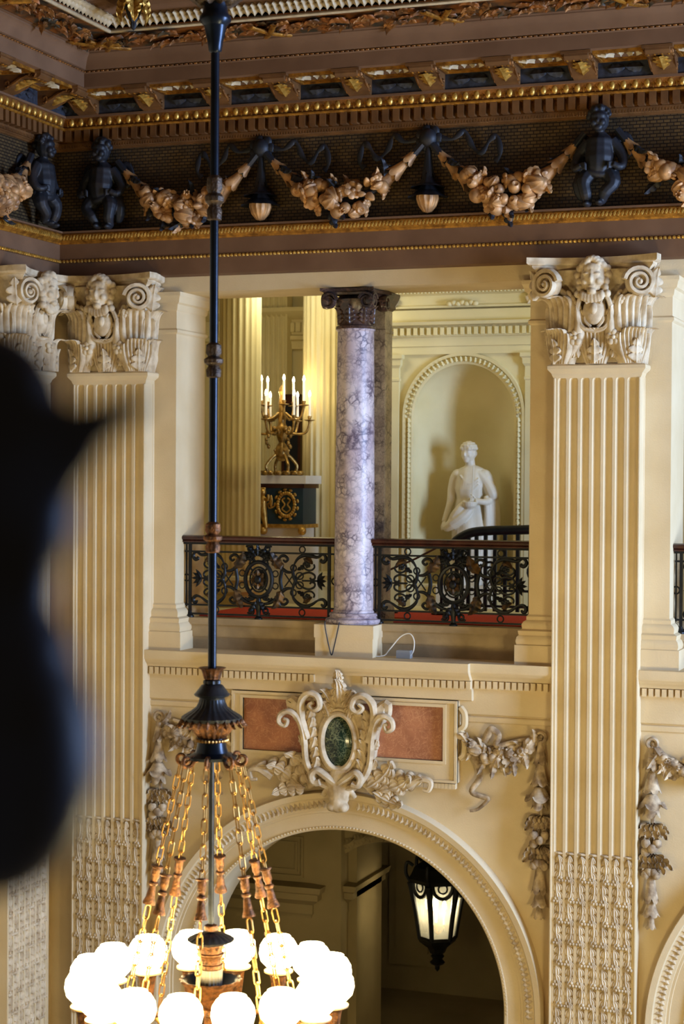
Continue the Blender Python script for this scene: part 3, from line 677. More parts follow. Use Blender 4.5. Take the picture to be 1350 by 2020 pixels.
# ---------------------------------------------------------------- panel and cartouche over the arch
XC = BAYS[0]
fr = thing('inlaid_plaque', 'long stone-framed plaque inset with red veined marble above the arch', 'plaque', (XC, 20.1, 4.425))
FX0, FX1, FZ0, FZ1 = -1.39, 1.42, -0.245, 0.70     # frame
RX0, RX1, RZ0, RZ1 = -1.25, 1.25, 0.0, 0.62        # red marble
m = MB()
m.box(FX0, FX1, -0.03, 0.15, FZ0, RZ0); m.box(FX0, FX1, -0.03, 0.15, RZ1, FZ1); m.box(FX0, RX0, -0.03, 0.15, RZ0, RZ1); m.box(RX1, FX1, -0.03, 0.15, RZ0, RZ1)
obj('frame', m, 'stone', fr)
m = MB(); t_ = 0.035
for q in ((RX0 - t_, RX1 + t_, RZ0 - t_, RZ0), (RX0 - t_, RX1 + t_, RZ1, RZ1 + t_), (RX0 - t_, RX0, RZ0, RZ1), (RX1, RX1 + t_, RZ0, RZ1)): m.box(q[0], q[1], -0.045, 0.0, q[2], q[3])
obj('inner_moulding', m, 'stone', fr)
m = MB(); t_ = 0.03; o_ = 0.11
for q in ((FX0, FX1, FZ1 - t_, FZ1), (FX0, FX1, FZ0, FZ0 + t_), (FX0, FX0 + t_, FZ0 + t_, FZ1 - t_), (FX1 - t_, FX1, FZ0 + t_, FZ1 - t_)): m.box(q[0], q[1], -0.055, 0.0, q[2], q[3])
obj('outer_moulding', m, 'stone', fr)
obj('red_marble_slab', MB().box(RX0, -0.02, 0.005, 0.1, RZ0, RZ1), 'red_marble', fr); obj('red_marble_slab', MB().box(0.02, RX1, 0.005, 0.1, RZ0, RZ1), 'red_marble', fr)
dm = MB().box(-0.02, 0.02, -0.03, 0.05, -0.06, 0.0).mesh('dentil', 'stone')
for k in range(14):
    for sx in (-1, 1): place('dentil', dm, fr, (sx * (0.82 + 0.043 * k), 0.0, FZ0 - 0.012))
for sx in (-1, 1):                                  # scrolled brackets on the frame's short sides
    m = MB(); m.tube(crv([(0, 0, 0.62), (0.05 * sx, -0.01, 0.55), (0.05 * sx, -0.01, 0.42), (-0.01 * sx, 0, 0.36), (0.05 * sx, -0.01, 0.28), (0.05 * sx, -0.01, 0.10), (0, 0, 0.04)], 5), 0.04, 6); obj('side_scroll', m, 'stone', fr, loc=((FX1 if sx > 0 else FX0) + 0.02 * sx, 0.02, 0))

ct = thing('cartouche', 'carved stone cartouche with scrolls and acanthus framing a green oval over the arch crown', 'ornament', (XC + 0.02, 20.06, 3.80))
# local z: arch crown = 0.15; oval centre z = 0.99
def oval(rx, rz, c, y, n=36): return [(c[0] + rx * math.cos(2 * PI * i / n), y, c[1] + rz * math.sin(2 * PI * i / n)) for i in range(n)]
OC = (0.0, 0.80)
m = MB(); m.ell((OC[0], -0.10, OC[1]), (0.185, 0.06, 0.30), 28, 12); obj('green_oval', m, 'green_marble', ct, 3)
m = MB(); m.tube(oval(0.205, 0.325, OC, -0.13), 0.035, 8, 1.2, True); m.tube(oval(0.245, 0.37, OC, -0.10), 0.028, 6, 1.2, True); obj('oval_frame', m, 'stone_carved', ct, 0.8)
m = MB()
sh = [(-0.16, 0.20), (-0.42, 0.48), (-0.50, 0.90), (-0.60, 1.12), (-0.50, 1.20), (-0.3, 1.12), (-0.2, 1.25), (0.2, 1.25), (0.3, 1.12), (0.50, 1.20), (0.60, 1.12), (0.50, 0.90), (0.42, 0.48), (0.16, 0.20)]
pp = crv([(x, 0, z) for x, z in sh], 5, True); m.prism_y([(p.x * 0.9, p.z) for p in pp], -0.09, 0.05); obj('shield', m, 'stone_carved', ct, 0.5)
for sx in (-1, 1):
    m = MB()                                        # big side scrolls
    p = crv([(sx * 0.10, -0.12, 0.26), (sx * 0.27, -0.14, 0.34), (sx * 0.39, -0.15, 0.55), (sx * 0.42, -0.16, 0.85), (sx * 0.48, -0.20, 1.06), (sx * 0.58, -0.24, 1.14), (sx * 0.68, -0.24, 1.10), (sx * 0.70, -0.24, 1.01), (sx * 0.63, -0.24, 0.97), (sx * 0.60, -0.24, 1.03), (sx * 0.64, -0.24, 1.05)], 6)
    m.tube(p, [0.042] * 20 + [0.042 - 0.02 * i / (len(p) - 21) for i in range(len(p) - 20)], 7, 1.4); obj('side_scroll', m, 'stone_carved', ct, 0.8)
    m = MB(); p = crv([(sx * 0.48, -0.12, 1.02), (sx * 0.53, -0.12, 1.20), (sx * 0.60, -0.14, 1.26), (sx * 0.58, -0.1, 1.1)], 5); m.tube(p, [0.06, 0.08, 0.09, 0.10, 0.10, 0.09, 0.08, 0.07, 0.06, 0.06, 0.06, 0.06, 0.06, 0.06, 0.05, 0.05], 6, 1.0); obj('scroll_back', m, 'stone_carved', ct, 0.8)
    m = MB()                                        # upper scrolls
    p = crv([(sx * 0.38, -0.13, 0.82), (sx * 0.45, -0.16, 1.06), (sx * 0.44, -0.20, 1.26), (sx * 0.34, -0.23, 1.36), (sx * 0.23, -0.23, 1.33), (sx * 0.20, -0.23, 1.22), (sx * 0.27, -0.23, 1.17), (sx * 0.33, -0.23, 1.22), (sx * 0.28, -0.23, 1.26)], 6)
    m.tube(p, [0.055 - 0.03 * i / (len(p) - 1) for i in range(len(p))], 7, 1.4); obj('upper_scroll', m, 'stone_carved', ct, 0.8)
    m = MB(); p = crv([(sx * 0.03, -0.16, 0.32), (sx * 0.14, -0.18, 0.40), (sx * 0.24, -0.2, 0.46), (sx * 0.30, -0.2, 0.40), (sx * 0.27, -0.2, 0.32), (sx * 0.20, -0.2, 0.33)], 6); m.tube(p, 0.045, 7, 1.3); obj('lower_scroll', m, 'stone_carved', ct, 0.8)
    lf = leaf(0.20, 0.14, 3, 1.0, 0, 0.1, 0.03, 0.03, 14, 8).mesh('small_leaf', 'stone_carved', 0.9)
    for k in range(6):
        z = 0.44 + 0.115 * k; place('small_leaf', lf, ct, (sx * (0.31 + 0.015 * k), -0.12, z), (0, sx * (0.25 - 0.6), 0))
        if k % 2 == 0: place('small_leaf', lf, ct, (sx * (0.40 + 0.01 * k), -0.12, z + 0.05), (0, sx * 0.45, 0), 0.8)
    la = leaf(0.84, 0.36, 6, 0.5, 0.05, 0.02, 0.03, 0.06, 36, 12, 0.7, 0.5, 0.72).mesh('wing_leaf', 'stone_carved', 0.9)   # acanthus wings on the archivolt
    place('wing_leaf', la, ct, (sx * 0.22, -0.06, 0.32), (0, sx * 1.42, 0), (1, 1, 1))
    lb = leaf(0.50, 0.26, 4, 1.0, 0.1, 0.05, 0.028, 0.05, 28, 10, 0.7, 0.5, 0.72).mesh('wing_leaf', 'stone_carved', 0.9)
    place('wing_leaf', lb, ct, (sx * 0.35, -0.10, 0.28), (0, sx * 0.72, 0)); place('wing_leaf', lb, ct, (sx * 0.50, -0.10, 0.25), (0, sx * 1.05, 0), 0.95); place('wing_leaf', lb, ct, (sx * 0.42, -0.10, 0.24), (0, sx * 1.85, 0), 0.85)
    m = MB(); p = crv([(sx * 0.85, -0.10, 0.33), (sx * 1.0, -0.12, 0.42), (sx * 1.12, -0.12, 0.40), (sx * 1.10, -0.12, 0.30), (sx * 1.03, -0.12, 0.30)], 5); m.tube(p, [0.05 - 0.03 * i / (len(p) - 1) for i in range(len(p))], 6); obj('leaf_tip', m, 'stone_carved', ct, 0.8)
lc = leaf(0.34, 0.24, 4, 1.3, 0, 0.1, 0.05, 0.04, 20, 10).mesh('crest_leaf', 'stone_carved', 0.9)
place('crest_leaf', lc, ct, (0, -0.12, 1.24)); 
for sx in (-1, 1):
    place('crest_leaf', lc, ct, (sx * 0.05, -0.10, 1.20), (0, sx * 0.6, 0), 0.85); place('crest_leaf', lc, ct, (sx * 0.10, -0.11, 1.06), (0, sx * 0.35, 0), 0.75)
place('crest_leaf', lc, ct, (0, -0.16, 1.46), (0, 0, 0), 0.62)
m = MB(); m.ell((0, -0.10, 0.10), (0.15, 0.11, 0.26), 14, 10); m.ell((-0.07, -0.14, -0.13), (0.07, 0.08, 0.06), 10, 8); m.ell((0.07, -0.14, -0.13), (0.07, 0.08, 0.06), 10, 8); m.ell((0, -0.14, -0.10), (0.10, 0.08, 0.10), 10, 8)
m.tube(crv([(-0.20, -0.1, -0.02), (-0.13, -0.12, 0.12), (-0.16, -0.12, 0.25)], 4), 0.035, 6); m.tube(crv([(0.20, -0.1, -0.02), (0.13, -0.12, 0.12), (0.16, -0.12, 0.25)], 4), 0.035, 6)
place('keystone_scroll', remesh(m, 'keystone_scroll', 'stone_carved', 0.012, 3), ct, (0, 0, 0.17))

# ---------------------------------------------------------------- fruit, flowers and swags
def fruit_mesh(kind, material, name):
    m = MB()
    if kind == 'apple':
        m.lathe([(0.0, -0.05), (0.03, -0.058), (0.055, -0.035), (0.062, 0.0), (0.055, 0.035), (0.03, 0.055), (0.012, 0.045), (0.0, 0.035)], 12)
    elif kind == 'pomegranate':
        m.ell((0, 0, 0), (0.07, 0.07, 0.065), 12, 8)
        for k in range(6): m.ell((0.028 * math.cos(k * PI / 3), 0.028 * math.sin(k * PI / 3), 0.075), (0.014, 0.014, 0.025), 6, 4)
    elif kind == 'flower':
        for k in range(6): m.ell((0.045 * math.cos(k * PI / 3), 0.045 * math.sin(k * PI / 3), 0.0), (0.038, 0.038, 0.02), 8, 5)
        m.ell((0, 0, 0.012), 0.026, 8, 5)
    elif kind == 'bud':
        m.lathe([(0.0, -0.03), (0.03, -0.02), (0.038, 0.01), (0.03, 0.045), (0.012, 0.07), (0.0, 0.078)], 9, flute=0.12, nf=3)
    elif kind == 'gourd':
        m.lathe([(0.0, -0.09), (0.04, -0.08), (0.068, -0.04), (0.07, 0.0), (0.05, 0.05), (0.03, 0.08), (0.0, 0.09)], 16, flute=0.10, nf=8)
    return m.mesh(name, material, 0.9)
def husk_mesh(material, L=0.26, r0=0.03, r1=0.085, name='husk'):
    return bell(L, r0, r1).mesh(name, material, 1.3)
KINDS = ('apple', 'pomegranate', 'flower', 'bud', 'gourd')
FG = {k: fruit_mesh(k, 'fruit_gold', k) for k in KINDS}; FS = {k: fruit_mesh(k, 'stone_weathered', k) for k in KINDS}
HUSK_G = husk_mesh('fruit_gold'); HUSK_D = husk_mesh('verdigris'); HUSK_S = husk_mesh('stone_weathered', 0.20, 0.03, 0.085)
LEAF_G = leaf(0.20, 0.10, 3, 1.0, 0.05, 0.2, 0.02, 0.01, 12, 6).mesh('leaf', 'fruit_gold', 0.9); LEAF_D = leaf(0.22, 0.11, 3, 1.0, 0.05, 0.2, 0.02, 0.01, 12, 6).mesh('leaf', 'verdigris', 0.9)
LEAF_S = leaf(0.20, 0.10, 3, 1.0, 0.05, 0.2, 0.02, 0.012, 12, 6).mesh('leaf', 'stone_weathered', 0.9)
def rand_out(rnd): return (PI / 2 + rnd.uniform(-.7, .7), rnd.uniform(-.6, .6), rnd.uniform(-3, 3))
def frieze_garland(label, half, drop, loc, rz, seed):
    """fruit garland hung between two points, local origin at the middle of the hanging line"""
    t = thing('fruit_garland', label, 'garland', loc, rz, 'fruit garlands on the mosaic frieze'); rnd = random.Random(seed)
    def pt(s_): return Vector((half * s_, -0.13 - 0.05 * (1 - abs(s_)), -drop * (1 - abs(s_) ** 1.7)))
    m = MB().tube([pt(-1 + 2 * i / 24) for i in range(25)], 0.045, 7); obj('core', m, 'verdigris', t)
    for sx in (-1, 1):
        for k, (a, b) in enumerate(((0.93, 0.78), (0.80, 0.62), (0.66, 0.46))):
            d = (pt(sx * b) - pt(sx * a)); q = d.to_track_quat('-Z', 'Y').to_euler()
            h_ = place('husk', HUSK_G, t, pt(sx * a), q, (0.9 + 0.25 * k, 0.9 + 0.25 * k, d.length / 0.26 * 1.05))
            if k > 0: place('leaf', LEAF_D, h_, (0.03, 0.03, -0.02), (PI, 0, sx * 0.8), 0.9)
            if k == 2: place('lip', LEAF_G, h_, (0, -0.04, -0.06), (PI + 0.3, 0, 0), 0.9)
    for k in range(50):
        s_ = rnd.uniform(-0.52, 0.52); w = 0.17 * math.cos(s_ * 2.3); a = rnd.uniform(-1.5, 1.5); p = pt(s_)
        kd = rnd.choice(KINDS + ('apple', 'flower', 'bud'))
        place(kd, FG[kd], t, (p.x + rnd.uniform(-.02, .02), p.y - 0.10 * math.cos(a) - 0.03, p.z + w * math.sin(a)), rand_out(rnd), rnd.uniform(0.9, 1.4))
    for k in range(14):
        s_ = rnd.uniform(-0.55, 0.55); w = 0.20 * math.cos(s_ * 2.3); a = rnd.choice((-1, 1)) * rnd.uniform(0.8, 1.6); p = pt(s_)
        place('leaf', LEAF_D if k % 2 else LEAF_G, t, (p.x, p.y - 0.07 * math.cos(a), p.z + w * 0.6 * math.sin(a)), (rnd.uniform(-.3, .3), (0 if a > 0 else PI) + rnd.uniform(-1, 1), 0), rnd.uniform(.8, 1.2))
    return t
def frieze_pendant(label, loc):
    t = thing('bell_pendant', label, 'pendant', loc, 0, 'bell pendants on the mosaic frieze')
    m = MB(); m.ell((0, -0.12, 0.0), (0.11, 0.10, 0.11), 12, 8)
    for k in range(7): a = 2 * PI * k / 7; m.ell((0.11 * math.cos(a), -0.10, 0.10 * math.sin(a)), (0.06, 0.05, 0.06), 8, 5)
    obj('knot', m, 'verdigris', t)
    place('tassel', HUSK_D, t, (0, -0.12, -0.08), (0, 0, 0), (0.9, 0.9, 1.5))
    m = MB().lathe([(0.0, 0.02), (0.05, 0.0), (0.08, -0.08), (0.13, -0.13), (0.20, -0.15), (0.17, -0.13), (0.09, -0.10)], 24, flute=0.06, nf=8); obj('upper_cup', m, 'verdigris', t, 0.8, (0, -0.14, -0.42))
    m = MB().lathe([(0.06, 0.0), (0.10, -0.05), (0.16, -0.13), (0.235, -0.155), (0.19, -0.13), (0.10, -0.06)], 24, flute=0.06, nf=8); obj('lower_cup', m, 'verdigris', t, 0.8, (0, -0.14, -0.53))
    m = MB().lathe([(0.0, -0.22), (0.05, -0.205), (0.10, -0.14), (0.125, -0.06), (0.12, 0.0), (0.0, 0.0)], 24, flute=0.07, nf=12); obj('fluted_drop', m, 'fruit_gold', t, 0.9, (0, -0.14, -0.64))
    for sx in (-1, 1):                              # curling dark ribbons
        p = crv([(sx * 0.08, -0.10, 0.02), (sx * 0.28, -0.12, -0.03), (sx * 0.42, -0.10, 0.06), (sx * 0.50, -0.09, -0.10), (sx * 0.62, -0.11, -0.20), (sx * 0.72, -0.10, -0.06), (sx * 0.80, -0.09, -0.02), (sx * 0.84, -0.1, -0.22), (sx * 0.78, -0.09, -0.30)], 5)
        m = MB().tube(p, [0.028 + 0.010 * math.sin(i) for i in range(len(p))], 6, 0.4); obj('ribbon', m, 'verdigris', t, 0.9)
    return t
# child figures carrying the garlands
def putto_mesh():
    m = MB(); e = m.ell
    e((0, -0.20, 0.92), (0.105, 0.115, 0.125)); e((0, -0.30, 0.90), (0.022, 0.03, 0.03)); e((-0.045, -0.285, 0.88), 0.04); e((0.045, -0.285, 0.88), 0.04); e((0, -0.28, 0.83), (0.05, 0.04, 0.035)); e((0, -0.275, 0.96), (0.08, 0.04, 0.04))
    rnd = random.Random(5)
    for k in range(46):
        a = rnd.uniform(0, 2 * PI); b = rnd.uniform(0.05, 1.6); x, y, z = math.sin(b) * math.cos(a), math.sin(b) * math.sin(a), math.cos(b)
        if y < -0.5 and z < 0.55: continue
        e((0.115 * x, -0.19 + 0.12 * y, 0.94 + 0.125 * z), rnd.uniform(0.026, 0.040), 8, 6)
    m.tube(crv([(0, -0.17, 0.80), (0, -0.16, 0.72), (0, -0.17, 0.58), (0, -0.18, 0.45), (0.01, -0.17, 0.34)], 4), [0.06, 0.07, 0.09, 0.12, 0.145, 0.15, 0.15, 0.155, 0.155, 0.16, 0.165, 0.16, 0.155, 0.15, 0.14, 0.12, 0.10], 12)
    for sx in (-1, 1):
        m.tube(crv([(sx * 0.12, -0.16, 0.70), (sx * 0.22, -0.16, 0.58), (sx * 0.26, -0.20, 0.46), (sx * 0.24, -0.27, 0.40), (sx * 0.17, -0.31, 0.43)], 3), [0.07, 0.068, 0.065, 0.062, 0.058, 0.055, 0.052, 0.05, 0.046, 0.042, 0.038, 0.036, 0.036], 9)
        for q in range(4): m.tube([(sx * (0.17 - 0.005 * q), -0.31, 0.45 - 0.02 * q), (sx * 0.13, -0.335, 0.45 - 0.02 * q), (sx * 0.11, -0.325, 0.43 - 0.02 * q)], [0.014, 0.013, 0.011], 6)
    m.tube(crv([(0.09, -0.17, 0.38), (0.15, -0.26, 0.26), (0.13, -0.26, 0.13), (0.12, -0.19, 0.03)], 4), [0.105, 0.10, 0.095, 0.09, 0.085, 0.075, 0.07, 0.07, 0.07, 0.062, 0.055, 0.05, 0.045], 9)
    m.tube(crv([(-0.09, -0.17, 0.38), (-0.16, -0.24, 0.24), (-0.08, -0.26, 0.14), (-0.03, -0.20, 0.04)], 4), [0.105, 0.10, 0.095, 0.09, 0.085, 0.075, 0.07, 0.07, 0.07, 0.062, 0.055, 0.05, 0.045], 9)
    e((0.12, -0.25, 0.02), (0.045, 0.085, 0.035)); e((-0.02, -0.26, 0.03), (0.045, 0.085, 0.035))
    m.tube(crv([(-0.19, -0.14, 0.36), (-0.05, -0.25, 0.33), (0.10, -0.25, 0.37), (0.20, -0.14, 0.42)], 5), [0.05] * 16, 8)          # loin drapery
    m.tube(crv([(0.18, -0.13, 0.42), (0.23, -0.16, 0.25), (0.19, -0.12, 0.08)], 5), [0.05, 0.05, 0.055, 0.06, 0.065, 0.07, 0.07, 0.07, 0.06, 0.05, 0.03], 8)
    for sx in (-1, 1): m.tube(crv([(sx * 0.08, -0.06, 0.66), (sx * 0.24, -0.02, 0.78), (sx * 0.30, 0.0, 0.64), (sx * 0.22, -0.02, 0.52)], 4), [0.05] * 13, 8, 0.5)   # stub wings
    return remesh(m, 'putto', 'verdigris', 0.0095, 1)
PUTTO = putto_mesh()
FY = 20.08
def on_frieze(px, py): q = P(px, py, 19.95); return (q.x, FY, q.z)
def putto(label, loc, rz, flip=1):
    o = place('child_figure', PUTTO, None, loc, (0, 0, rz), (flip * 1.02, 1.02, 1.02)); return tag(o, label, 'figure', 'dark child figures on the frieze')
zf = 10.68
x205, x1185 = on_frieze(205, 400)[0], on_frieze(1185, 360)[0]
x515, x845 = on_frieze(515, 290)[0], on_frieze(845, 280)[0]
putto('dark child figure on the frieze, just right of the corner above the left pilaster', (x205, FY, zf), 0)
putto('dark child figure on the frieze above the right-hand pilaster capital', (x1185, FY, zf), 0, -1)
zh = P(515, 292, 19.95).z
def yl(px): d = ray(px, 380); return d.y * (XL + 0.05) / d.x
putto('dark child figure on the side-wall frieze at the far left', (XL - 0.08, yl(78), zf), PI / 2)
frieze_pendant('bell pendant on the frieze nearest the chandelier pole', (x515, FY, zh)); frieze_pendant('bell pendant on the frieze between garlands, right of the marble column', (x845, FY, zh))
for i, (a, b, lab) in enumerate(((x205 + 0.18, x515 - 0.04, 'fruit garland on the frieze crossed by the chandelier pole'), (x515 + 0.04, x845 - 0.04, 'fruit garland on the frieze between the two bell pendants'),
                                 (x845 + 0.04, x1185 - 0.18, 'fruit garland on the frieze between the right bell pendant and child figure'), (x1185 + 0.18, x1185 + 1.9, 'fruit garland on the frieze cut by the right edge'))):
    if i in (0, 2):   # one end held at the figure's hip, lower
        frieze_garland(lab, (b - a) / 2, 0.66, ((a + b) / 2, FY, zh - 0.06), 0, 20 + i)
    else: frieze_garland(lab, (b - a) / 2, 0.66, ((a + b) / 2, FY, zh - 0.04), 0, 20 + i)
frieze_garland('fruit garland on the side-wall frieze at the left edge', 0.80, 0.62, (XL - 0.08, yl(78) - 1.0, zh - 0.06), PI / 2, 31)

# stone swags and drops beside the panel
def stone_drop(label, loc, flip=1):
    t = thing('flower_drop', label, 'festoon', loc, 0, 'carved stone flower drops')
    m = MB(); m.tube([(0.055 * math.cos(2 * PI * i / 16), -0.08, 0.055 * math.sin(2 * PI * i / 16)) for i in range(16)], 0.022, 7, 1.4, True); m.ell((0, -0.06, 0), (0.03, 0.03, 0.03), 8, 6); obj('ring', m, 'stone_weathered', t, 0.9)
    m = MB().tube(crv([(0, -0.05, -0.05), (0.01, -0.05, -0.8), (-0.01, -0.05, -1.4), (0.01, -0.05, -2.0)], 4), 0.025, 6); obj('stem', m, 'stone_weathered', t, 0.9)
    def H(z, s1, s2, ph=0.0, nm='bell_flower'): return place(nm, HUSK_S, t, (0, -0.09, z), (0, 0, ph), (s1, s1 * 0.9, s2))
    H(-0.05, 0.9, 1.3); H(-0.30, 1.25, 1.25)
    place('side_leaf', LEAF_S, t, (-0.04, -0.07, -0.14), (PI, -0.5, 0), 0.9); place('side_leaf', LEAF_S, t, (0.04, -0.07, -0.14), (PI, 0.5, 0), 0.9)
    m = bell(0.15, 0.06, 0.165, 5, 40, 10, 0.45); m.merge(bell(0.25, 0.06, 0.095, 4, 32, 10, 0.3)); obj('tulip', m, 'stone_weathered', t, 1.3, (0, -0.10, -0.57))
    for z, n, s_ in ((-0.88, 9, 1.0), (-1.22, 10, 1.15)):
        for k in range(n):
            a = -1.35 + 2.7 * k / (n - 1); place('tuft_leaf', LEAF_S, t, (0.05 * math.sin(a), -0.09 - 0.03 * (k % 2), z), (PI - 0.25 * (k % 2), -a * 0.62, 0), s_ * (1.0 + 0.15 * (k % 2)))
    for k in range(5): place('berry', FS['apple'], t, (0.07 * math.cos(k * 1.3), -0.12 - 0.03 * (k % 2), -1.10 - 0.05 * (k % 3)), (0, 0, 0), 0.85)
    for k in range(4): place('berry', FS['apple'], t, (0.06 * math.cos(k * 1.7 + 1), -0.12, -1.42 - 0.03 * (k % 2)), (0, 0, 0), 0.8)
    H(-1.42, 1.05, 1.75, 0.3, 'tassel'); H(-1.74, 1.15, 0.9, 0.1, 'tassel'); H(-1.90, 0.7, 0.8, 0.0, 'tassel')
    return t
def stone_swag(label, loc, A, B, sag, ribbon, seed):
    t = thing('fruit_swag', label, 'festoon', loc, 0, 'carved stone fruit swags'); rnd = random.Random(seed)
    A, B = Vector(A), Vector(B)
    def pt(s_): p = A.lerp(B, s_); return Vector((p.x, -0.06, p.z - sag * 4 * s_ * (1 - s_)))
    m = MB().tube([pt(i / 16) for i in range(17)], 0.04, 7); obj('core', m, 'stone_weathered', t, 0.9)
    for k in range(24):
        s_ = rnd.uniform(0.10, 0.88); w = 0.12 * math.sin(PI * s_) ** 0.6; a = rnd.uniform(-1.5, 1.5); p = pt(s_); kd = rnd.choice(KINDS)
        place(kd, FS[kd], t, (p.x, p.y - 0.07 * math.cos(a), p.z + w * math.sin(a)), rand_out(rnd), rnd.uniform(0.7, 1.0))
    for k in range(20):
        s_ = rnd.uniform(0.05, 0.97); a = rnd.choice((-1, 1)) * rnd.uniform(0.5, 1.5); p = pt(s_)
        place('leaf', LEAF_S, t, (p.x, p.y - 0.05, p.z), (rnd.uniform(-.3, .1), (0 if a > 0 else PI) + rnd.uniform(-.9, .9), 0), rnd.uniform(.75, 1.15))
    for k in range(3):
        s_ = 0.90 - 0.09 * k if B.x > A.x else 0.90 - 0.09 * k
        d = pt(s_ - 0.12) - pt(s_); place('husk', HUSK_S, t, pt(s_) + Vector((0, -0.04, 0)), d.to_track_quat('-Z', 'Y').to_euler(), (0.8 + .15 * k, 0.8, 0.9))
    if ribbon:
        sx = 1 if B.x > A.x else -1
        p = crv([(A.x + 0.02 * sx, -0.06, A.z - 0.02), (A.x + 0.13 * sx, -0.09, A.z - 0.20), (A.x + 0.20 * sx, -0.08, A.z - 0.42), (A.x + 0.10 * sx, -0.09, A.z - 0.60), (A.x + 0.22 * sx, -0.08, A.z - 0.66), (A.x + 0.30 * sx, -0.09, A.z - 0.68), (A.x + 0.18 * sx, -0.08, A.z - 0.80), (A.x + 0.08 * sx, -0.08, A.z - 0.83)], 5)
        obj('ribbon', MB().tube(p, [0.045 - 0.03 * i / (len(p) - 1) for i in range(len(p))], 6, 0.6), 'stone_weathered', t, 0.9)
        p = crv([(A.x + 0.25 * sx, -0.08, A.z - 0.02), (A.x + 0.33 * sx, -0.11, A.z + 0.12), (A.x + 0.42 * sx, -0.1, A.z + 0.06), (A.x + 0.40 * sx, -0.12, A.z - 0.06), (A.x + 0.62 * sx, -0.1, A.z + 0.0), (A.x + 0.74 * sx, -0.09, A.z + 0.03)], 5)
        obj('bow', MB().tube(p, [0.05 - 0.03 * i / (len(p) - 1) for i in range(len(p))], 6, 0.6), 'stone_weathered', t, 0.9)
        m = MB(); q = crv([(A.x - 0.10 * sx, -0.1, A.z + 0.04), (A.x - 0.02 * sx, -0.12, A.z + 0.02), (A.x + 0.06 * sx, -0.12, A.z + 0.05)], 4); m.tube(q, 0.035, 6); obj('bracket_tip', m, 'stone_weathered', t, 0.9)
    return t
zr = P(1065, 1455, 20.1).z; xr = P(1066, 1455, 20.1).x; xlft = 2 * XC - xr
stone_drop('carved stone flower drop hanging left of the right-hand pilaster', (xr, YW, zr)); stone_drop('carved stone flower drop behind the chandelier chains, beside the left pilaster', (xlft, YW, zr))
xr2 = P(1287, 1468, 20.1).x; stone_drop('carved stone flower drop at the right edge, right of the pilaster', (xr2, YW, zr))
fx = FX1 + XC
stone_swag('carved stone fruit swag with ribbon between red panel and right-hand pilaster', (xr, YW, zr), (fx + 0.06 - xr, 0, -0.06), (0, 0, 0.0), 0.26, True, 51)
stone_swag('carved stone fruit swag partly hidden by the chandelier canopy', (xlft, YW, zr), (XC + FX0 - 0.06 - xlft, 0, -0.06), (0, 0, 0), 0.26, True, 52)
stone_swag('carved stone fruit swag cut by the right edge', (xr2, YW, zr), (0.85, 0, -0.06), (0, 0, 0), 0.26, False, 53)
# ---------------------------------------------------------------- marble column and the pier behind it
cy = 20.5
mc = thing('marble_column', 'polished violet-veined marble column between the two iron balustrades', 'column', (XC, cy, Z_LEDGE))
m = MB(); m.box(-0.36, 0.36, -0.36, 0.36, 0.0, 0.22); m.box(-0.37, 0.37, -0.37, 0.37, 0.22, 0.375); obj('plinth', m, 'stone', mc)
obj('base', MB().lathe([(0.33, 0.375), (0.345, 0.40), (0.335, 0.43), (0.30, 0.44), (0.285, 0.455), (0.30, 0.475), (0.29, 0.50), (0.255, 0.505), (0.25, 0.53), (0.24, 0.54)], 40), 'violet_marble', mc, 0.5)
prof = [(0.24 - 0.022 * (i / 16) ** 1.6, 0.54 + (3.84 - 0.54) * i / 16) for i in range(17)] + [(0.235, 3.86), (0.235, 3.885), (0.22, 3.89)]
obj('shaft', MB().lathe(prof, 40), 'violet_marble', mc, 0.5)
def bronze_capital(root, z0):
    obj('capital_bell', MB().lathe([(0.22, 0.0), (0.24, 0.02), (0.235, 0.05), (0.21, 0.06), (0.20, 0.09), (0.205, 0.20), (0.235, 0.30), (0.27, 0.36)], 32), 'brown_marble', root, 0.6, (0, 0, z0))
    lf = leaf(0.24, 0.15, 4, 1.4, 0, 0.05, 0.02, 0.02, 16, 8).mesh('capital_leaf', 'brown_marble', 0.9)
    for k in range(8):
        a = 2 * PI * k / 8; place('capital_leaf', lf, root, (0.205 * math.sin(a), -0.205 * math.cos(a), z0 + 0.07), (0, 0, a))
    vm = MB(); pts = spiral((0, 0), 0.095, 0.02, PI * 0.9, -2.0, 30); vm.tube([(p[0], -0.02, p[2]) for p in pts], [0.024 - 0.012 * i / 30 for i in range(31)], 6, 2.4); vm.ell((0, 0.0, 0), (0.085, 0.05, 0.085), 14, 8); vm = vm.mesh('capital_volute', 'brown_marble', 0.8)
    for k in range(4):
        for sx in (-1, 1):
            a = PI / 2 * k; x, y = sx * 0.235, -0.26; place('capital_volute', vm, root, (x * math.cos(a) - y * math.sin(a), x * math.sin(a) + y * math.cos(a), z0 + 0.33), (0, 0, a), (sx, 1, 1))
    m = MB()
    def ring(o, z):
        out = []
        for k in range(4):
            for i in range(6):
                t = -1 + 2 * i / 6; x, y = t * (0.335 + o), -(0.335 + o) + 0.08 * (1 - t * t); a = PI / 2 * k; out.append((x * math.cos(a) - y * math.sin(a), x * math.sin(a) + y * math.cos(a), z))
        return out
    rs = [ring(-0.04, z0 + 0.415), ring(-0.03, z0 + 0.44), ring(0.0, z0 + 0.45), ring(0.0, z0 + 0.485)]; n = 24; m.add([p for r in rs for p in r], [(i * n + k, i * n + (k + 1) % n, (i + 1) * n + (k + 1) % n, (i + 1) * n + k) for i in range(3) for k in range(n)] + [tuple(range(n))[::-1], tuple(range(3 * n, 4 * n))])
    obj('capital_abacus', m, 'brown_marble', root, 0.5)
bronze_capital(mc, 3.855)
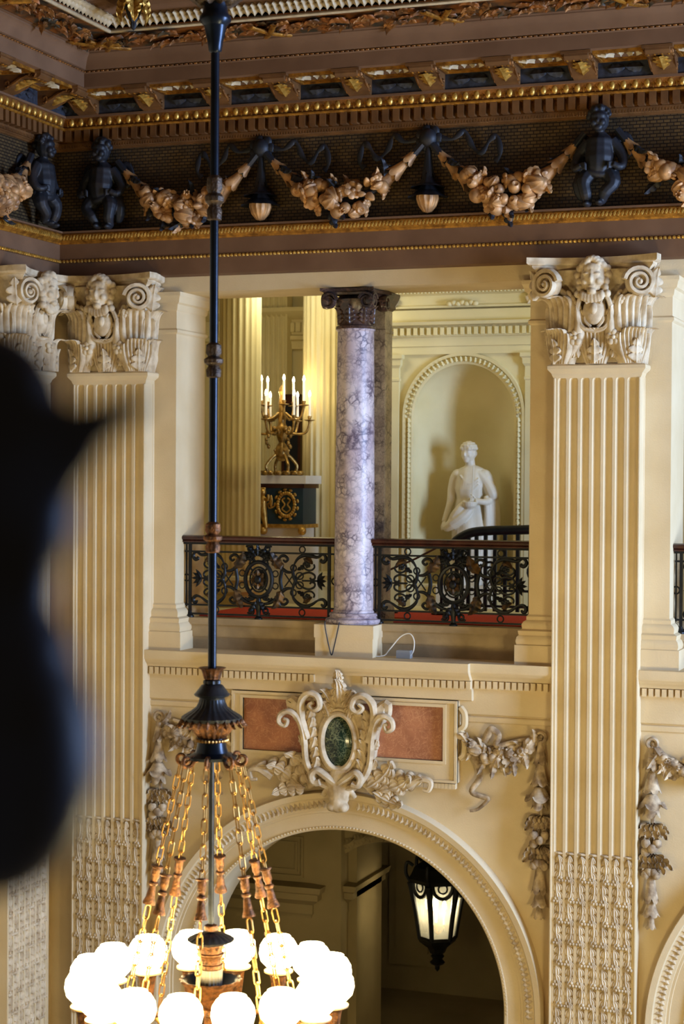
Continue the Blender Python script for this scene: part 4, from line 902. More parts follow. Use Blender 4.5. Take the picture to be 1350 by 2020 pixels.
pr = thing('marble_pier', 'square grey-veined marble pier directly behind the round column', 'pier', (XC + 0.02, 21.07, Z_FLOOR))
m = MB(); loft_rect(m, -0.20, 0.20, -0.14, 0.14, [(0.04, 0.0), (0.04, 0.12), (0.03, 0.16), (0.0, 0.20), (0.0, 3.48), (0.012, 3.49), (0.012, 3.52), (0.0, 3.53)]); obj('shaft', m, 'dark_marble', pr)
m = MB(); loft_rect(m, -0.20, 0.20, -0.14, 0.14, [(0.0, 3.53), (0.0, 3.76)]); obj('neck', m, 'dark_marble', pr)
m = MB(); loft_rect(m, -0.20, 0.20, -0.14, 0.14, [(0.0, 3.76), (0.035, 3.79), (0.03, 3.83), (0.055, 3.88), (0.075, 3.94), (0.075, 3.97)]); obj('cap', m, 'brown_marble', pr)

# ---------------------------------------------------------------- iron balustrades
IRON = {}
def ipt(x, y): return ((x - 1280) * 0.00081, 0.0, (1500 - y) * 0.000745)
def ic(pts, n=5): return crv([ipt(*p) for p in pts], n)
def taper(p, a, b): return [a + (b - a) * math.sin(PI * i / (len(p) - 1)) for i in range(len(p))]
def iron_half():
    d = []
    def add(name, mb, mt='iron'): d.append((name, mb.mesh(name, mt, 0.8)))
    p = ic([(262, 500), (285, 525), (240, 540), (205, 500), (215, 445), (260, 425), (340, 465), (430, 450), (540, 440), (640, 485), (705, 585), (728, 700), (715, 790), (690, 860), (720, 940), (735, 1050), (710, 1150), (625, 1235), (530, 1262), (430, 1235), (330, 1165), (255, 1145), (208, 1185), (212, 1240), (250, 1250), (275, 1220)])
    add('long_scroll', MB().tube(p, [0.012 + 0.012 * abs(math.sin(5 * PI * i / (len(p) - 1))) for i in range(len(p))], 6, 0.8))
    for cyy in (590, 1110):
        sg = 1 if cyy < 850 else -1
        p = ic([(395, cyy - 10 * sg), (385, cyy + 40 * sg), (430, cyy + 85 * sg), (500, cyy + 85 * sg), (560, cyy + 40 * sg), (555, cyy - 20 * sg), (510, cyy - 45 * sg)]); add('curl', MB().tube(p, 0.012, 6))
        m = MB(); q = ipt(490, cyy)
        for k in range(5): a = 2 * PI * k / 5; m.ell((q[0] + 0.022 * math.cos(a), -0.01, q[2] + 0.022 * math.sin(a)), (0.022, 0.015, 0.022), 7, 5)
        add('flower', m, 'iron'); q = ipt(600, cyy + 50 * sg)
        m = MB().merge(leaf(0.11, 0.07, 2, 0.6, 0, 0.1, 0.012, 0.008, 8, 4), T(*ipt(540, cyy + 20 * sg)) @ Matrix.Rotation(PI / 2 + 0.5 * sg, 4, 'Y')); add('leaf', m)
        m = MB().merge(leaf(0.15, 0.09, 3, 0.6, 0.1, 0.1, 0.015, 0.008, 10, 6), T(*ipt(560, cyy - 100 * sg)) @ Matrix.Rotation(-PI / 2 - 0.5 * sg, 4, 'Y')); add('leaf', m, 'iron_gilt')
        p = [ipt(720 + 45 * math.cos(2 * PI * i / 14), 850 - sg * 200 + 52 * math.sin(2 * PI * i / 14)) for i in range(14)]; add('ring', MB().tube(p, 0.010, 6, 1.0, True))
        p = ic([(700, 850 + 30 * sg), (600, 850 - 90 * sg), (480, 850 - 135 * sg), (390, 850 - 100 * sg), (380, 850 - 40 * sg), (430, 850 - 20 * sg), (455, 850 - 50 * sg)]); add('curl', MB().tube(p, 0.013, 6))
        p = [ipt(620 + 58 * math.cos(2 * PI * i / 14), 850 - sg * 75 + 55 * math.sin(2 * PI * i / 14)) for i in range(14)]; add('ring', MB().tube(p, 0.009, 6, 1.0, True))
        p = ic([(735, 850 - 130 * sg), (830, 850 - 138 * sg), (920, 850 - 205 * sg), (1000, 850 - 310 * sg), (1110, 850 - 380 * sg), (1235, 850 - 400 * sg)]); add('leaf_scroll', MB().tube(p, taper(p, 0.012, 0.026), 6, 0.8))
        p = ic([(905, 850 - 200 * sg), (960, 850 - 290 * sg), (930, 850 - 380 * sg), (860, 850 - 395 * sg), (810, 850 - 345 * sg), (850, 850 - 300 * sg), (885, 850 - 330 * sg)]); add('curl', MB().tube(p, taper(p, 0.012, 0.018), 6))
        m = MB().merge(leaf(0.26, 0.15, 4, 0.8, 0.1, 0.1, 0.025, 0.01, 14, 6), T(*ipt(900, 850 - 170 * sg)) @ Matrix.Rotation(0.5 if sg > 0 else PI - 0.5, 4, 'Y')); add('acanthus', m, 'iron_gilt')
        p = ic([(1060, 850 - 300 * sg), (1120, 850 - 340 * sg), (1190, 850 - 300 * sg), (1170, 850 - 240 * sg), (1120, 850 - 270 * sg)]); add('curl', MB().tube(p, 0.014, 6))
        add('lattice_bar', MB().tube([ipt(730, 850 - 80 * sg), ipt(862, 850 + 110 * sg)], 0.009, 6))
        p = [ipt(1010 + 45 * math.cos(2 * PI * i / 14), 850 - sg * 100 + 50 * math.sin(2 * PI * i / 14)) for i in range(14)]; add('ring', MB().tube(p, 0.008, 6, 1.0, True))
    add('side_bar', MB().tube(ic([(905, 690), (930, 850), (905, 1010)]), 0.024, 6, 0.8))
    m = MB()
    for a in (-1.0, -0.55, 0.0, 0.55, 1.0): m.merge(leaf(0.13, 0.05, 1, 0.4, 0, 0.1, 0.01, 0.008, 8, 4), T(*ipt(340, 850)) @ Matrix.Rotation(-PI / 2 + a, 4, 'Y'))
    add('palmette', m); add('stem', MB().tube([ipt(345, 850), ipt(580, 850)], 0.012, 6))
    for yy in (347, 1368):
        p = [ipt(580 + 46 * math.cos(2 * PI * i / 14), yy + 52 * math.sin(2 * PI * i / 14)) for i in range(14)]; add('ring', MB().tube(p, 0.009, 6, 1.0, True))
    add('post', MB().box(-0.932, -0.898, -0.017, 0.017, 0.02, 0.92)); add('foot', MB().lathe([(0.05, 0.0), (0.05, 0.02), (0.028, 0.04), (0.02, 0.08)], 14, (-0.915, 0, 0)))
    add('outer_post', MB().box(-0.985, -0.968, 0.02, 0.037, 0.13, 0.92))
    p = [(-0.977 + 0.04 * math.cos(2 * PI * i / 14), 0.03, 0.485 + 0.042 * math.sin(2 * PI * i / 14)) for i in range(14)]; add('ring', MB().tube(p, 0.009, 6, 1.0, True))
    return d
def balustrade(label, xc):
    t = thing('balustrade', label, 'balustrade', (xc, cy, Z_FLOOR), 0, 'wrought-iron balcony balustrades')
    prof = [(-0.045, 0.925), (-0.05, 0.94), (-0.04, 0.95), (-0.062, 0.96), (-0.07, 0.985), (-0.06, 1.0), (-0.03, 1.012), (0.03, 1.012), (0.06, 1.0), (0.07, 0.985), (0.062, 0.96), (0.04, 0.95), (0.05, 0.94), (0.045, 0.925)]
    obj('handrail', MB().prism_x(prof, -1.0, 1.0), 'mahogany', t, 0.5); obj('rail_band', MB().box(-0.99, 0.99, -0.025, 0.025, 0.90, 0.926), 'iron', t)
    for z in (0.812, 0.156, 0.045): obj('bar', MB().box(-0.985, 0.985, -0.012, 0.012, z - 0.011, z + 0.011), 'iron', t)
    if not IRON: IRON['half'] = iron_half()
    for nm, me in IRON['half']:
        place(nm, me, t); place(nm, me, t, (0, 0, 0), (0, 0, 0), (-1, 1, 1))
    c = ipt(1280, 850)
    m = MB(); m.tube([(0.175 * math.cos(2 * PI * i / 32), 0, c[2] + 0.215 * math.sin(2 * PI * i / 32)) for i in range(32)], 0.026, 7, 1.0, True); obj('outer_oval', m, 'iron', t, 0.8)
    m = MB(); m.tube([(0.113 * math.cos(2 * PI * i / 28), 0, c[2] + 0.15 * math.sin(2 * PI * i / 28)) for i in range(28)], 0.012, 6, 1.0, True); obj('inner_oval', m, 'iron', t, 0.8)
    for k in range(4): a = PI / 4 + PI / 2 * k; obj('spacer', MB().tube([(0.11 * math.cos(a), 0, c[2] + 0.145 * math.sin(a)), (0.16 * math.cos(a), 0, c[2] + 0.20 * math.sin(a))], 0.012, 6), 'iron', t)
    lf = SH.setdefault('iron_petal', leaf(0.12, 0.075, 3, 0.9, 0, 0.2, 0.015, 0.008, 10, 6).mesh('petal', 'iron_gilt', 0.9))
    obj('medallion_back', MB().ell((0, 0.01, c[2]), (0.10, 0.008, 0.135), 20, 6), 'iron', t)
    for k in range(8): a = 2 * PI * k / 8; place('petal', lf, t, (0, -0.01, c[2]), (0, a, 0), (1, 1, 0.82 + 0.25 * abs(math.cos(a))))
    obj('boss', MB().ell((0, -0.03, c[2]), (0.045, 0.03, 0.055), 12, 8), 'iron', t)
    cl_ = SH.setdefault('iron_crest', leaf(0.17, 0.10, 3, 0.8, 0, 0.1, 0.02, 0.01, 12, 6).mesh('crest_leaf', 'iron', 0.9))
    for a in (-1.3, -0.7, 0.0, 0.7, 1.3): place('crest_leaf', cl_, t, (0.03 * math.sin(a), -0.02, 0.765), (0, a, 0), 0.9)
    for sx in (-1, 1):
        place('scroll', SH.setdefault('iron_small', MB().tube(spiral((0, 0), 0.05, 0.012, 0.4, 1.4, 18), 0.013, 6).mesh('scroll', 'iron', 0.8)), t, (sx * 0.12, 0, 0.86), (0, 0, 0), (sx, 1, 1)); place('scroll', SH['iron_small'], t, (sx * 0.10, 0, 0.10), (0, 0, 0), (sx, 1, -1)); place('scroll', SH['iron_small'], t, (sx * 0.09, 0, 0.70), (0, 0, 0), (sx, 1, 1)); place('scroll', SH['iron_small'], t, (sx * 0.09, 0, 0.28), (0, 0, 0), (sx, 1, -1))
        place('foot_leaf', cl_, t, (sx * 0.02, -0.02, 0.22), (0, PI - sx * 0.5, 0), 0.9)
    obj('centre_foot', MB().lathe([(0.05, 0.0), (0.05, 0.015), (0.025, 0.04), (0.03, 0.10), (0.045, 0.16), (0.03, 0.24), (0.02, 0.28)], 12), 'iron', t)
    return t
balustrade('wrought-iron balustrade with mahogany rail, left of the marble column behind the chandelier pole', XC - 1.235)
balustrade('wrought-iron balustrade with mahogany rail in front of the niche statue', XC + 1.235)
balustrade('end of an iron balustrade just showing at the right edge', BAYS[1] - 1.235)

# ---------------------------------------------------------------- chandelier
CH = Vector((-5.705, 12.785, 3.80)); K = 14 / 3600
ch = thing('chandelier', 'huge bronze chandelier with glowing globes hung by chains from a long dark pole', 'chandelier', CH)
zc_ = lambda y: (1935 - y) * K
def lat(name, prof, material, seg=28, flute=0.0, nf=0, parent=None): return obj(name, MB().lathe(prof, seg, (0, 0, 0), flute, nf), material, parent or ch, 0.7)
lat('pole', [(0.033, zc_(1325)), (0.033, 13.0 - CH.z)], 'pole_blue', 16)
for y0, y1 in ((440, 350), (748, 678), (1092, 1030)):
    L_ = zc_(y1) - zc_(y0); z0 = zc_(y0)
    lat('pole_knop', [(0.03, z0), (0.055, z0 + 0.03 * L_), (0.06, z0 + 0.22 * L_), (0.042, z0 + 0.34 * L_), (0.072, z0 + 0.42 * L_), (0.075, z0 + 0.52 * L_), (0.045, z0 + 0.60 * L_), (0.062, z0 + 0.70 * L_), (0.058, z0 + 0.92 * L_), (0.03, z0 + L_)], 'bronze_gold' if y0 > 800 else 'bronze_dark', 20, 0.05, 8)
lat('pole_cup', [(0.033, zc_(112)), (0.05, zc_(108)), (0.058, zc_(92)), (0.07, zc_(80)), (0.085, zc_(60)), (0.09, zc_(58)), (0.12, zc_(50)), (0.122, zc_(42)), (0.10, zc_(34)), (0.09, zc_(20)), (0.12, zc_(-5)), (0.17, zc_(-30)), (0.13, zc_(-60)), (0.05, zc_(-90))], 'pole_blue', 24)
for k in range(8): a = 2 * PI * k / 8; place('cup_leaf', SH.setdefault('cup_leaf', leaf(0.36, 0.22, 4, 0.9, 0, 0.9, 0.03, 0.02, 16, 8).mesh('cup_leaf', 'bronze_dark', 0.9)), ch, (0.09 * math.sin(a), -0.09 * math.cos(a), zc_(22)), (0, 0, a), 0.8)
Kz = 0.304 * K
zz = lambda y: zc_(1290 + y * 0.304); rr_ = lambda r: r * Kz
def prof_(l): return [(rr_(r), zz(y)) for r, y in l]
lat('top_cup', prof_([(40, 170), (52, 165), (60, 130), (70, 105), (88, 95), (84, 90), (40, 98)]), 'bronze_gold', 28, 0.04, 14)
lat('bead_collar', prof_([(40, 200), (55, 195), (55, 175), (40, 168)]), 'bronze_blue', 24, 0.05, 12)
lat('dome', prof_([(80, 300), (85, 285), (110, 275), (118, 265), (108, 255), (85, 225), (70, 205), (45, 195)]), 'bronze_blue', 32)
lat('canopy', prof_([(150, 440), (190, 432), (196, 412), (178, 398), (135, 372), (100, 345), (86, 315), (82, 296), (60, 290)]), 'bronze_blue', 40, 0.02, 24)
lat('basket', prof_([(85, 548), (100, 530), (130, 490), (150, 450), (150, 438), (80, 438)]), 'bronze_gold', 36, 0.06, 18)
fl_ = leaf(0.075, 0.04, 2, 0.6, 0, 0.2, 0.01, 0.006, 8, 4).mesh('fringe_leaf', 'bronze_gold', 0.9)
for k in range(22): a = 2 * PI * k / 22; place('fringe_leaf', fl_, ch, (rr_(186) * math.sin(a), -rr_(186) * math.cos(a), zz(422)), (PI + 0.35, 0, a + PI))
obj('bead_ring', (lambda mb: [mb.ell((rr_(100) * math.cos(2 * PI * k / 28), rr_(100) * math.sin(2 * PI * k / 28), zz(562)), 0.014, 6, 5) for k in range(28)] and mb)(MB()), 'chain_brass', ch)
lat('bell', prof_([(120, 690), (160, 684), (168, 664), (140, 655), (108, 640), (98, 610), (92, 575), (92, 548), (60, 545)]), 'pole_blue', 40)
lat('stem', [(0.021, zc_(1845)), (0.021, zz(690))], 'bronze_blue', 14)
HK = 0.245; ZH = zz(690) - 0.02
hook = MB(); hook.tube([(0.0 + 0.062 * (1 - i / 26 * 0.75) * math.cos(2.2 * PI * i / 26 + 2.6), 0, 0.062 * (1 - i / 26 * 0.75) * math.sin(2.2 * PI * i / 26 + 2.6)) for i in range(27)], [0.020 - 0.009 * i / 26 for i in range(27)], 7); hook = hook.mesh('hook', 'bronze_gold', 0.8)
link = MB(); pts = []
for i in range(8): a = PI * i / 7; pts.append((0.021 * math.cos(a), 0, 0.036 + 0.021 * math.sin(a)))
for i in range(8): a = PI + PI * i / 7; pts.append((0.021 * math.cos(a), 0, -0.036 + 0.021 * math.sin(a)))
link.tube(pts, 0.0062, 6, 1.0, True); link = link.mesh('link', 'chain_brass', 0.9)
slv = MB().lathe([(0.012, 0.155), (0.048, 0.152), (0.05, 0.14), (0.034, 0.132), (0.034, 0.06), (0.026, 0.045), (0.024, 0.03), (0.036, 0.018), (0.036, 0.005), (0.024, -0.008), (0.028, -0.03), (0.036, -0.10), (0.050, -0.140), (0.050, -0.152), (0.012, -0.155)], 16).mesh('sleeve', 'bronze_gold', 0.7)
RS, ZS, RB, ZB = 0.475, zc_(1750) + 0.0, 0.70, -0.40
for k in range(8):
    a = 2 * PI * k / 8 + 0.26; ca, sa = math.cos(a), math.sin(a)
    place('hook', hook, ch, (HK * 0.94 * ca, HK * 0.94 * sa, ZH + 0.03), (0, 0, a))
    A = Vector((HK * ca, HK * sa, ZH - 0.02)); B = Vector((RB * ca, RB * sa, ZB)); d = (B - A); q = d.to_track_quat('-Z', 'Y')
    chn = bpy.data.objects.new('chain', None); COL.objects.link(chn); chn.parent = ch; chn.location = A; chn.rotation_mode = 'QUATERNION'; chn.rotation_quaternion = q
    L_ = d.length; sc_ = (A.z - ZS) / (A.z - B.z) * L_; n = 0; s_ = 0.045
    while s_ < L_:
        if abs(s_ - sc_) > 0.15: place('link', link, chn, (0, 0, -s_), (0, 0, PI / 2 * (n % 2) + 0.5)); n += 1
        s_ += 0.094
    place('sleeve', slv, chn, (0, 0, -sc_))
V = 0.126 * K
def pv(l): return [(r * V, zc_(1800 + y * 0.126)) for r, y in l]
lat('stem_collar', pv([(30, 300), (100, 300), (112, 260), (100, 220), (60, 200), (30, 195)]), 'bronze_gold', 24)
lat('leaf_disc', pv([(200, 520), (330, 470), (372, 440), (360, 428), (250, 370), (110, 330), (40, 320)]), 'bronze_blue', 40, 0.03, 20)
lat('vase', pv([(170, 900), (190, 880), (190, 830), (165, 815), (170, 720), (215, 670), (215, 655), (180, 640), (190, 560), (215, 525), (215, 500)]), 'bronze_gold', 32, 0.03, 12)
lat('fluted_neck', pv([(175, 1290), (180, 900), (60, 895)]), 'neck_metal', 48, 0.05, 20)
lat('bowl', pv([(90, 1560), (190, 1490), (215, 1460), (225, 1420), (270, 1340), (330, 1240), (400, 1150), (470, 1090), (485, 1065), (470, 1052), (440, 1060), (420, 1090), (300, 1300), (150, 1400), (90, 1400)]), 'bronze_gold', 40, 0.03, 16)
lat('bowl_lining', pv([(100, 1280), (200, 1265), (300, 1200), (380, 1110), (425, 1068), (432, 1066), (436, 1075), (380, 1140), (300, 1230), (200, 1290), (100, 1300)]), 'pole_blue', 40)
lat('lower_stem', [(0.0, -0.98), (0.03, -0.95), (0.05, -0.90), (0.03, -0.84), (0.10, -0.74), (0.16, -0.62), (0.14, -0.52), (0.06, -0.44), (0.05, -0.30), (0.06, -0.24), (0.04, -0.2)], 'bronze_gold', 28)
RG = 0.955
gl = MB().lathe([(0.0, -0.128), (0.05, -0.128), (0.10, -0.112), (0.145, -0.065), (0.160, -0.005), (0.152, 0.055), (0.122, 0.105), (0.098, 0.120), (0.098, 0.134), (0.088, 0.134), (0.088, 0.115), (0.04, 0.10), (0.0, 0.095)], 28).mesh('globe', 'globe', 0.9)
cup = MB().lathe([(0.0, -0.19), (0.05, -0.185), (0.085, -0.175), (0.118, -0.158), (0.118, -0.146), (0.085, -0.142), (0.062, -0.128), (0.062, -0.118), (0.0, -0.118)], 24).mesh('cup', 'lamp_cup', 0.7)
soc = MB().lathe([(0.0, -0.44), (0.02, -0.43), (0.04, -0.40), (0.045, -0.36), (0.062, -0.21), (0.07, -0.185), (0.0, -0.18)], 24, (0, 0, 0), 0.06, 10).mesh('socket', 'bronze_gold', 0.8)
for k in range(16):
    a = -PI / 2 + YAW + math.radians(180 - 8.7 + 22.5 * k); ca, sa = math.cos(a), math.sin(a); c = Vector((RG * ca, RG * sa, 0))
    arm = MB().tube(crv([(0.10 * ca, 0.10 * sa, -0.60), (0.35 * ca, 0.35 * sa, -0.66), (0.62 * ca, 0.62 * sa, -0.58), (0.80 * ca, 0.80 * sa, -0.50), (0.92 * ca, 0.92 * sa, -0.50), (RG * ca, RG * sa, -0.42)], 5), 0.022, 8); o = obj('arm', arm, 'chain_brass', ch, 0.9)
    place('socket', soc, o, c); place('cup', cup, o, c); place('globe', gl, o, c)
obj('hoop', MB().tube([(0.70 * math.cos(2 * PI * i / 48), 0.70 * math.sin(2 * PI * i / 48), -0.43) for i in range(48)], 0.022, 8, 1.0, True), 'bronze_gold', ch, 0.9)
# ---------------------------------------------------------------- upper gallery
YN = 23.6
struct('floor_gallery', MB().box(-13.5, 3.0, 20.95, 27.0, 5.7, Z_FLOOR), 'gallery_stone', 'pale stone floor of the upper gallery')
cpoly = [(-9.40, 20.66), (-7.72, 20.66), (-7.72, 21.28), (-6.86, 21.28), (-6.86, 20.66), (-5.24, 20.66), (-5.24, 21.2), (-3.6, 21.2)] + [(-3.6 - 5.9 * i / 20, 22.42 + 0.07 * math.sin(0.9 * i)) for i in range(21)] + [(-9.5, 21.2), (-9.40, 21.2)]
m = MB(); nc = len(cpoly); m.add([(x, y, Z_FLOOR + 0.002) for x, y in cpoly] + [(x, y, Z_FLOOR + 0.016) for x, y in cpoly], [(i, (i + 1) % nc, nc + (i + 1) % nc, nc + i) for i in range(nc)] + [tuple(range(nc))[::-1], tuple(range(nc, 2 * nc))])
tag(obj('carpet_runner', m, 'carpet', None), 'red carpet runner on the gallery floor behind the balustrades', 'carpet')
gc = MB().box(-13.5, 3.0, 21.1, 27.0, 10.75, 10.95); struct('ceiling_gallery', gc, 'gallery_stone', 'pale plaster ceiling of the upper gallery')
# niche wall
NX, NR, NZ0, NZS = -6.855, 0.70, 6.25, 8.52
wx0, wx1 = -8.02, -2.2
m = MB()
poly = [(wx0, Z_FLOOR), (wx0, 10.75), (wx1, 10.75), (wx1, Z_FLOOR), (NX + NR, Z_FLOOR), (NX + NR, NZS)] + [(NX + NR * math.cos(a), NZS + NR * math.sin(a)) for a in [PI * i / 32 for i in range(1, 32)]] + [(NX - NR, NZS), (NX - NR, Z_FLOOR)]
m.prism_y(poly, YN, YN + 0.25)
nw = struct('wall_gallery', m, 'gallery_stone', 'cream gallery wall around the statue niche')
m = MB()                                            # niche: half cylinder with quarter-sphere head
def nf(u, v):
    a = PI * v
    if u < 0.5: z = NZ0 + (NZS - NZ0) * u / 0.5; r = NR; zz_ = z
    else: b = (u - 0.5) / 0.5 * PI / 2; r = NR * math.cos(b); zz_ = NZS + NR * math.sin(b)
    return (NX - r * math.cos(a), YN + 0.02 + 0.9 * r * math.sin(a), zz_)
m.grid(nf, 24, 24); m.box(NX - NR, NX + NR, YN, YN + 0.7, Z_FLOOR, NZ0)
obj('niche', m, 'gallery_stone', nw, 0.5)
m = MB(); prof = [(NR, YN), (NR, YN - 0.02), (NR + 0.03, YN - 0.035), (NR + 0.10, YN - 0.02), (NR + 0.11, YN - 0.05), (NR + 0.15, YN - 0.055), (NR + 0.16, YN)]
v = []; st = [None] + [PI * i / 48 for i in range(49)] + [None]
for j, a in enumerate(st):
    if a is None: v += [(NX + (r if j == 0 else -r), y, Z_FLOOR) for r, y in prof]
    else: v += [(NX + r * math.cos(a), y, NZS + r * math.sin(a)) for r, y in prof]
n = len(prof); m.add(v, [(j * n + k, j * n + k + 1, (j + 1) * n + k + 1, (j + 1) * n + k) for j in range(len(st) - 1) for k in range(n - 1)]); obj('niche_moulding', m, 'gallery_stone', nw, 0.5)
eg = leaf(0.075, 0.06, 2, 0.8, 0, 0.2, 0.02, 0.02, 8, 4).mesh('carved_leaf', 'gallery_stone', 0.9); NE = 36
for k in range(NE): a = PI * (k + 0.5) / NE; r = NR + 0.03; place('carved_leaf', eg, nw, (NX + r * math.cos(a), YN - 0.035, NZS + r * math.sin(a)), (0, PI / 2 - a, 0))
for k in range(34):
    for sx in (-1, 1): place('carved_leaf', eg, nw, (NX + sx * (NR + 0.065), YN - 0.035, NZS - 0.09 - 0.068 * k))
zy = lambda y, x=900: P(x, y, YN).z
# entablature over the niche
gt = sroot('trim_gallery', 'dentilled cream entablature over the niche')
e0, e1, e2, e3 = zy(690), zy(664), zy(645), zy(612)
m = MB().prism_x([(YN, e0 - 0.06), (YN - 0.05, e0 - 0.06), (YN - 0.05, e0 + 0.04), (YN - 0.07, e0 + 0.05), (YN - 0.07, e1 - 0.01), (YN - 0.10, e1), (YN - 0.10, e2 + 0.01), (YN - 0.2, e2 + 0.02), (YN - 0.22, e2 + 0.06), (YN - 0.14, e2 + 0.09), (YN - 0.12, e3), (YN, e3)], wx0, wx1); obj('entablature', m, 'gallery_stone', gt, 0.5)
m = MB().prism_x([(YN, e3 + 0.03), (YN - 0.08, e3 + 0.03), (YN - 0.08, e3 + 0.06), (YN - 0.05, e3 + 0.07), (YN - 0.05, e3 + 0.20), (YN - 0.12, e3 + 0.22), (YN - 0.12, e3 + 0.26), (YN - 0.05, e3 + 0.28), (YN, e3 + 0.28)], wx0, wx1); obj('upper_moulding', m, 'gallery_stone', gt, 0.5)
dm = MB().box(-0.025, 0.025, -0.06, 0.0, 0.0, e2 - e1 - 0.03).mesh('dentil', 'gallery_stone')
x = wx0 + 0.05
while x < -4.6: place('dentil', dm, gt, (x, YN - 0.10, e1 + 0.015)); x += 0.094
bd = MB(); x = wx0
while x < -4.6: bd.ell((x, YN - 0.13, e3 + 0.24), (0.022, 0.02, 0.022), 6, 4); x += 0.05
o = obj('bead_row', bd, 'gallery_stone', gt); o['kind'] = 'stuff'
for xx in (-7.86, -5.90):                          # corner ornaments and slim pilasters
    m = MB(); m.box(xx - 0.10, xx + 0.10, YN - 0.06, YN, Z_FLOOR, e0 - 0.06); loft_rect(m, xx - 0.10, xx + 0.10, YN - 0.06, YN, [(0.002, e0 - 0.42), (0.012, e0 - 0.41), (0.012, e0 - 0.38), (0.003, e0 - 0.37), (0.003, e0 - 0.24), (0.03, e0 - 0.20), (0.035, e0 - 0.13), (0.06, e0 - 0.11), (0.06, e0 - 0.06)]); obj('slim_pilaster', m, 'gallery_stone', gt, 0.5)
    place('corner_leaf', CAPM['inner_leaf'], gt, (xx - 0.06, YN - 0.10, e3 + 0.05), (0, 0.5, 0), 0.9); place('corner_leaf', CAPM['inner_leaf'], gt, (xx + 0.06, YN - 0.10, e3 + 0.05), (0, -0.5, 0), 0.9)
m = MB(); 
for k in range(7): m.ell((NX - 0.18 + 0.06 * k, YN - 0.12, e3 + 0.075 + 0.015 * (k % 2)), (0.045, 0.04, 0.035), 8, 6)
obj('scroll_boss', m, 'gallery_stone', gt, 3)

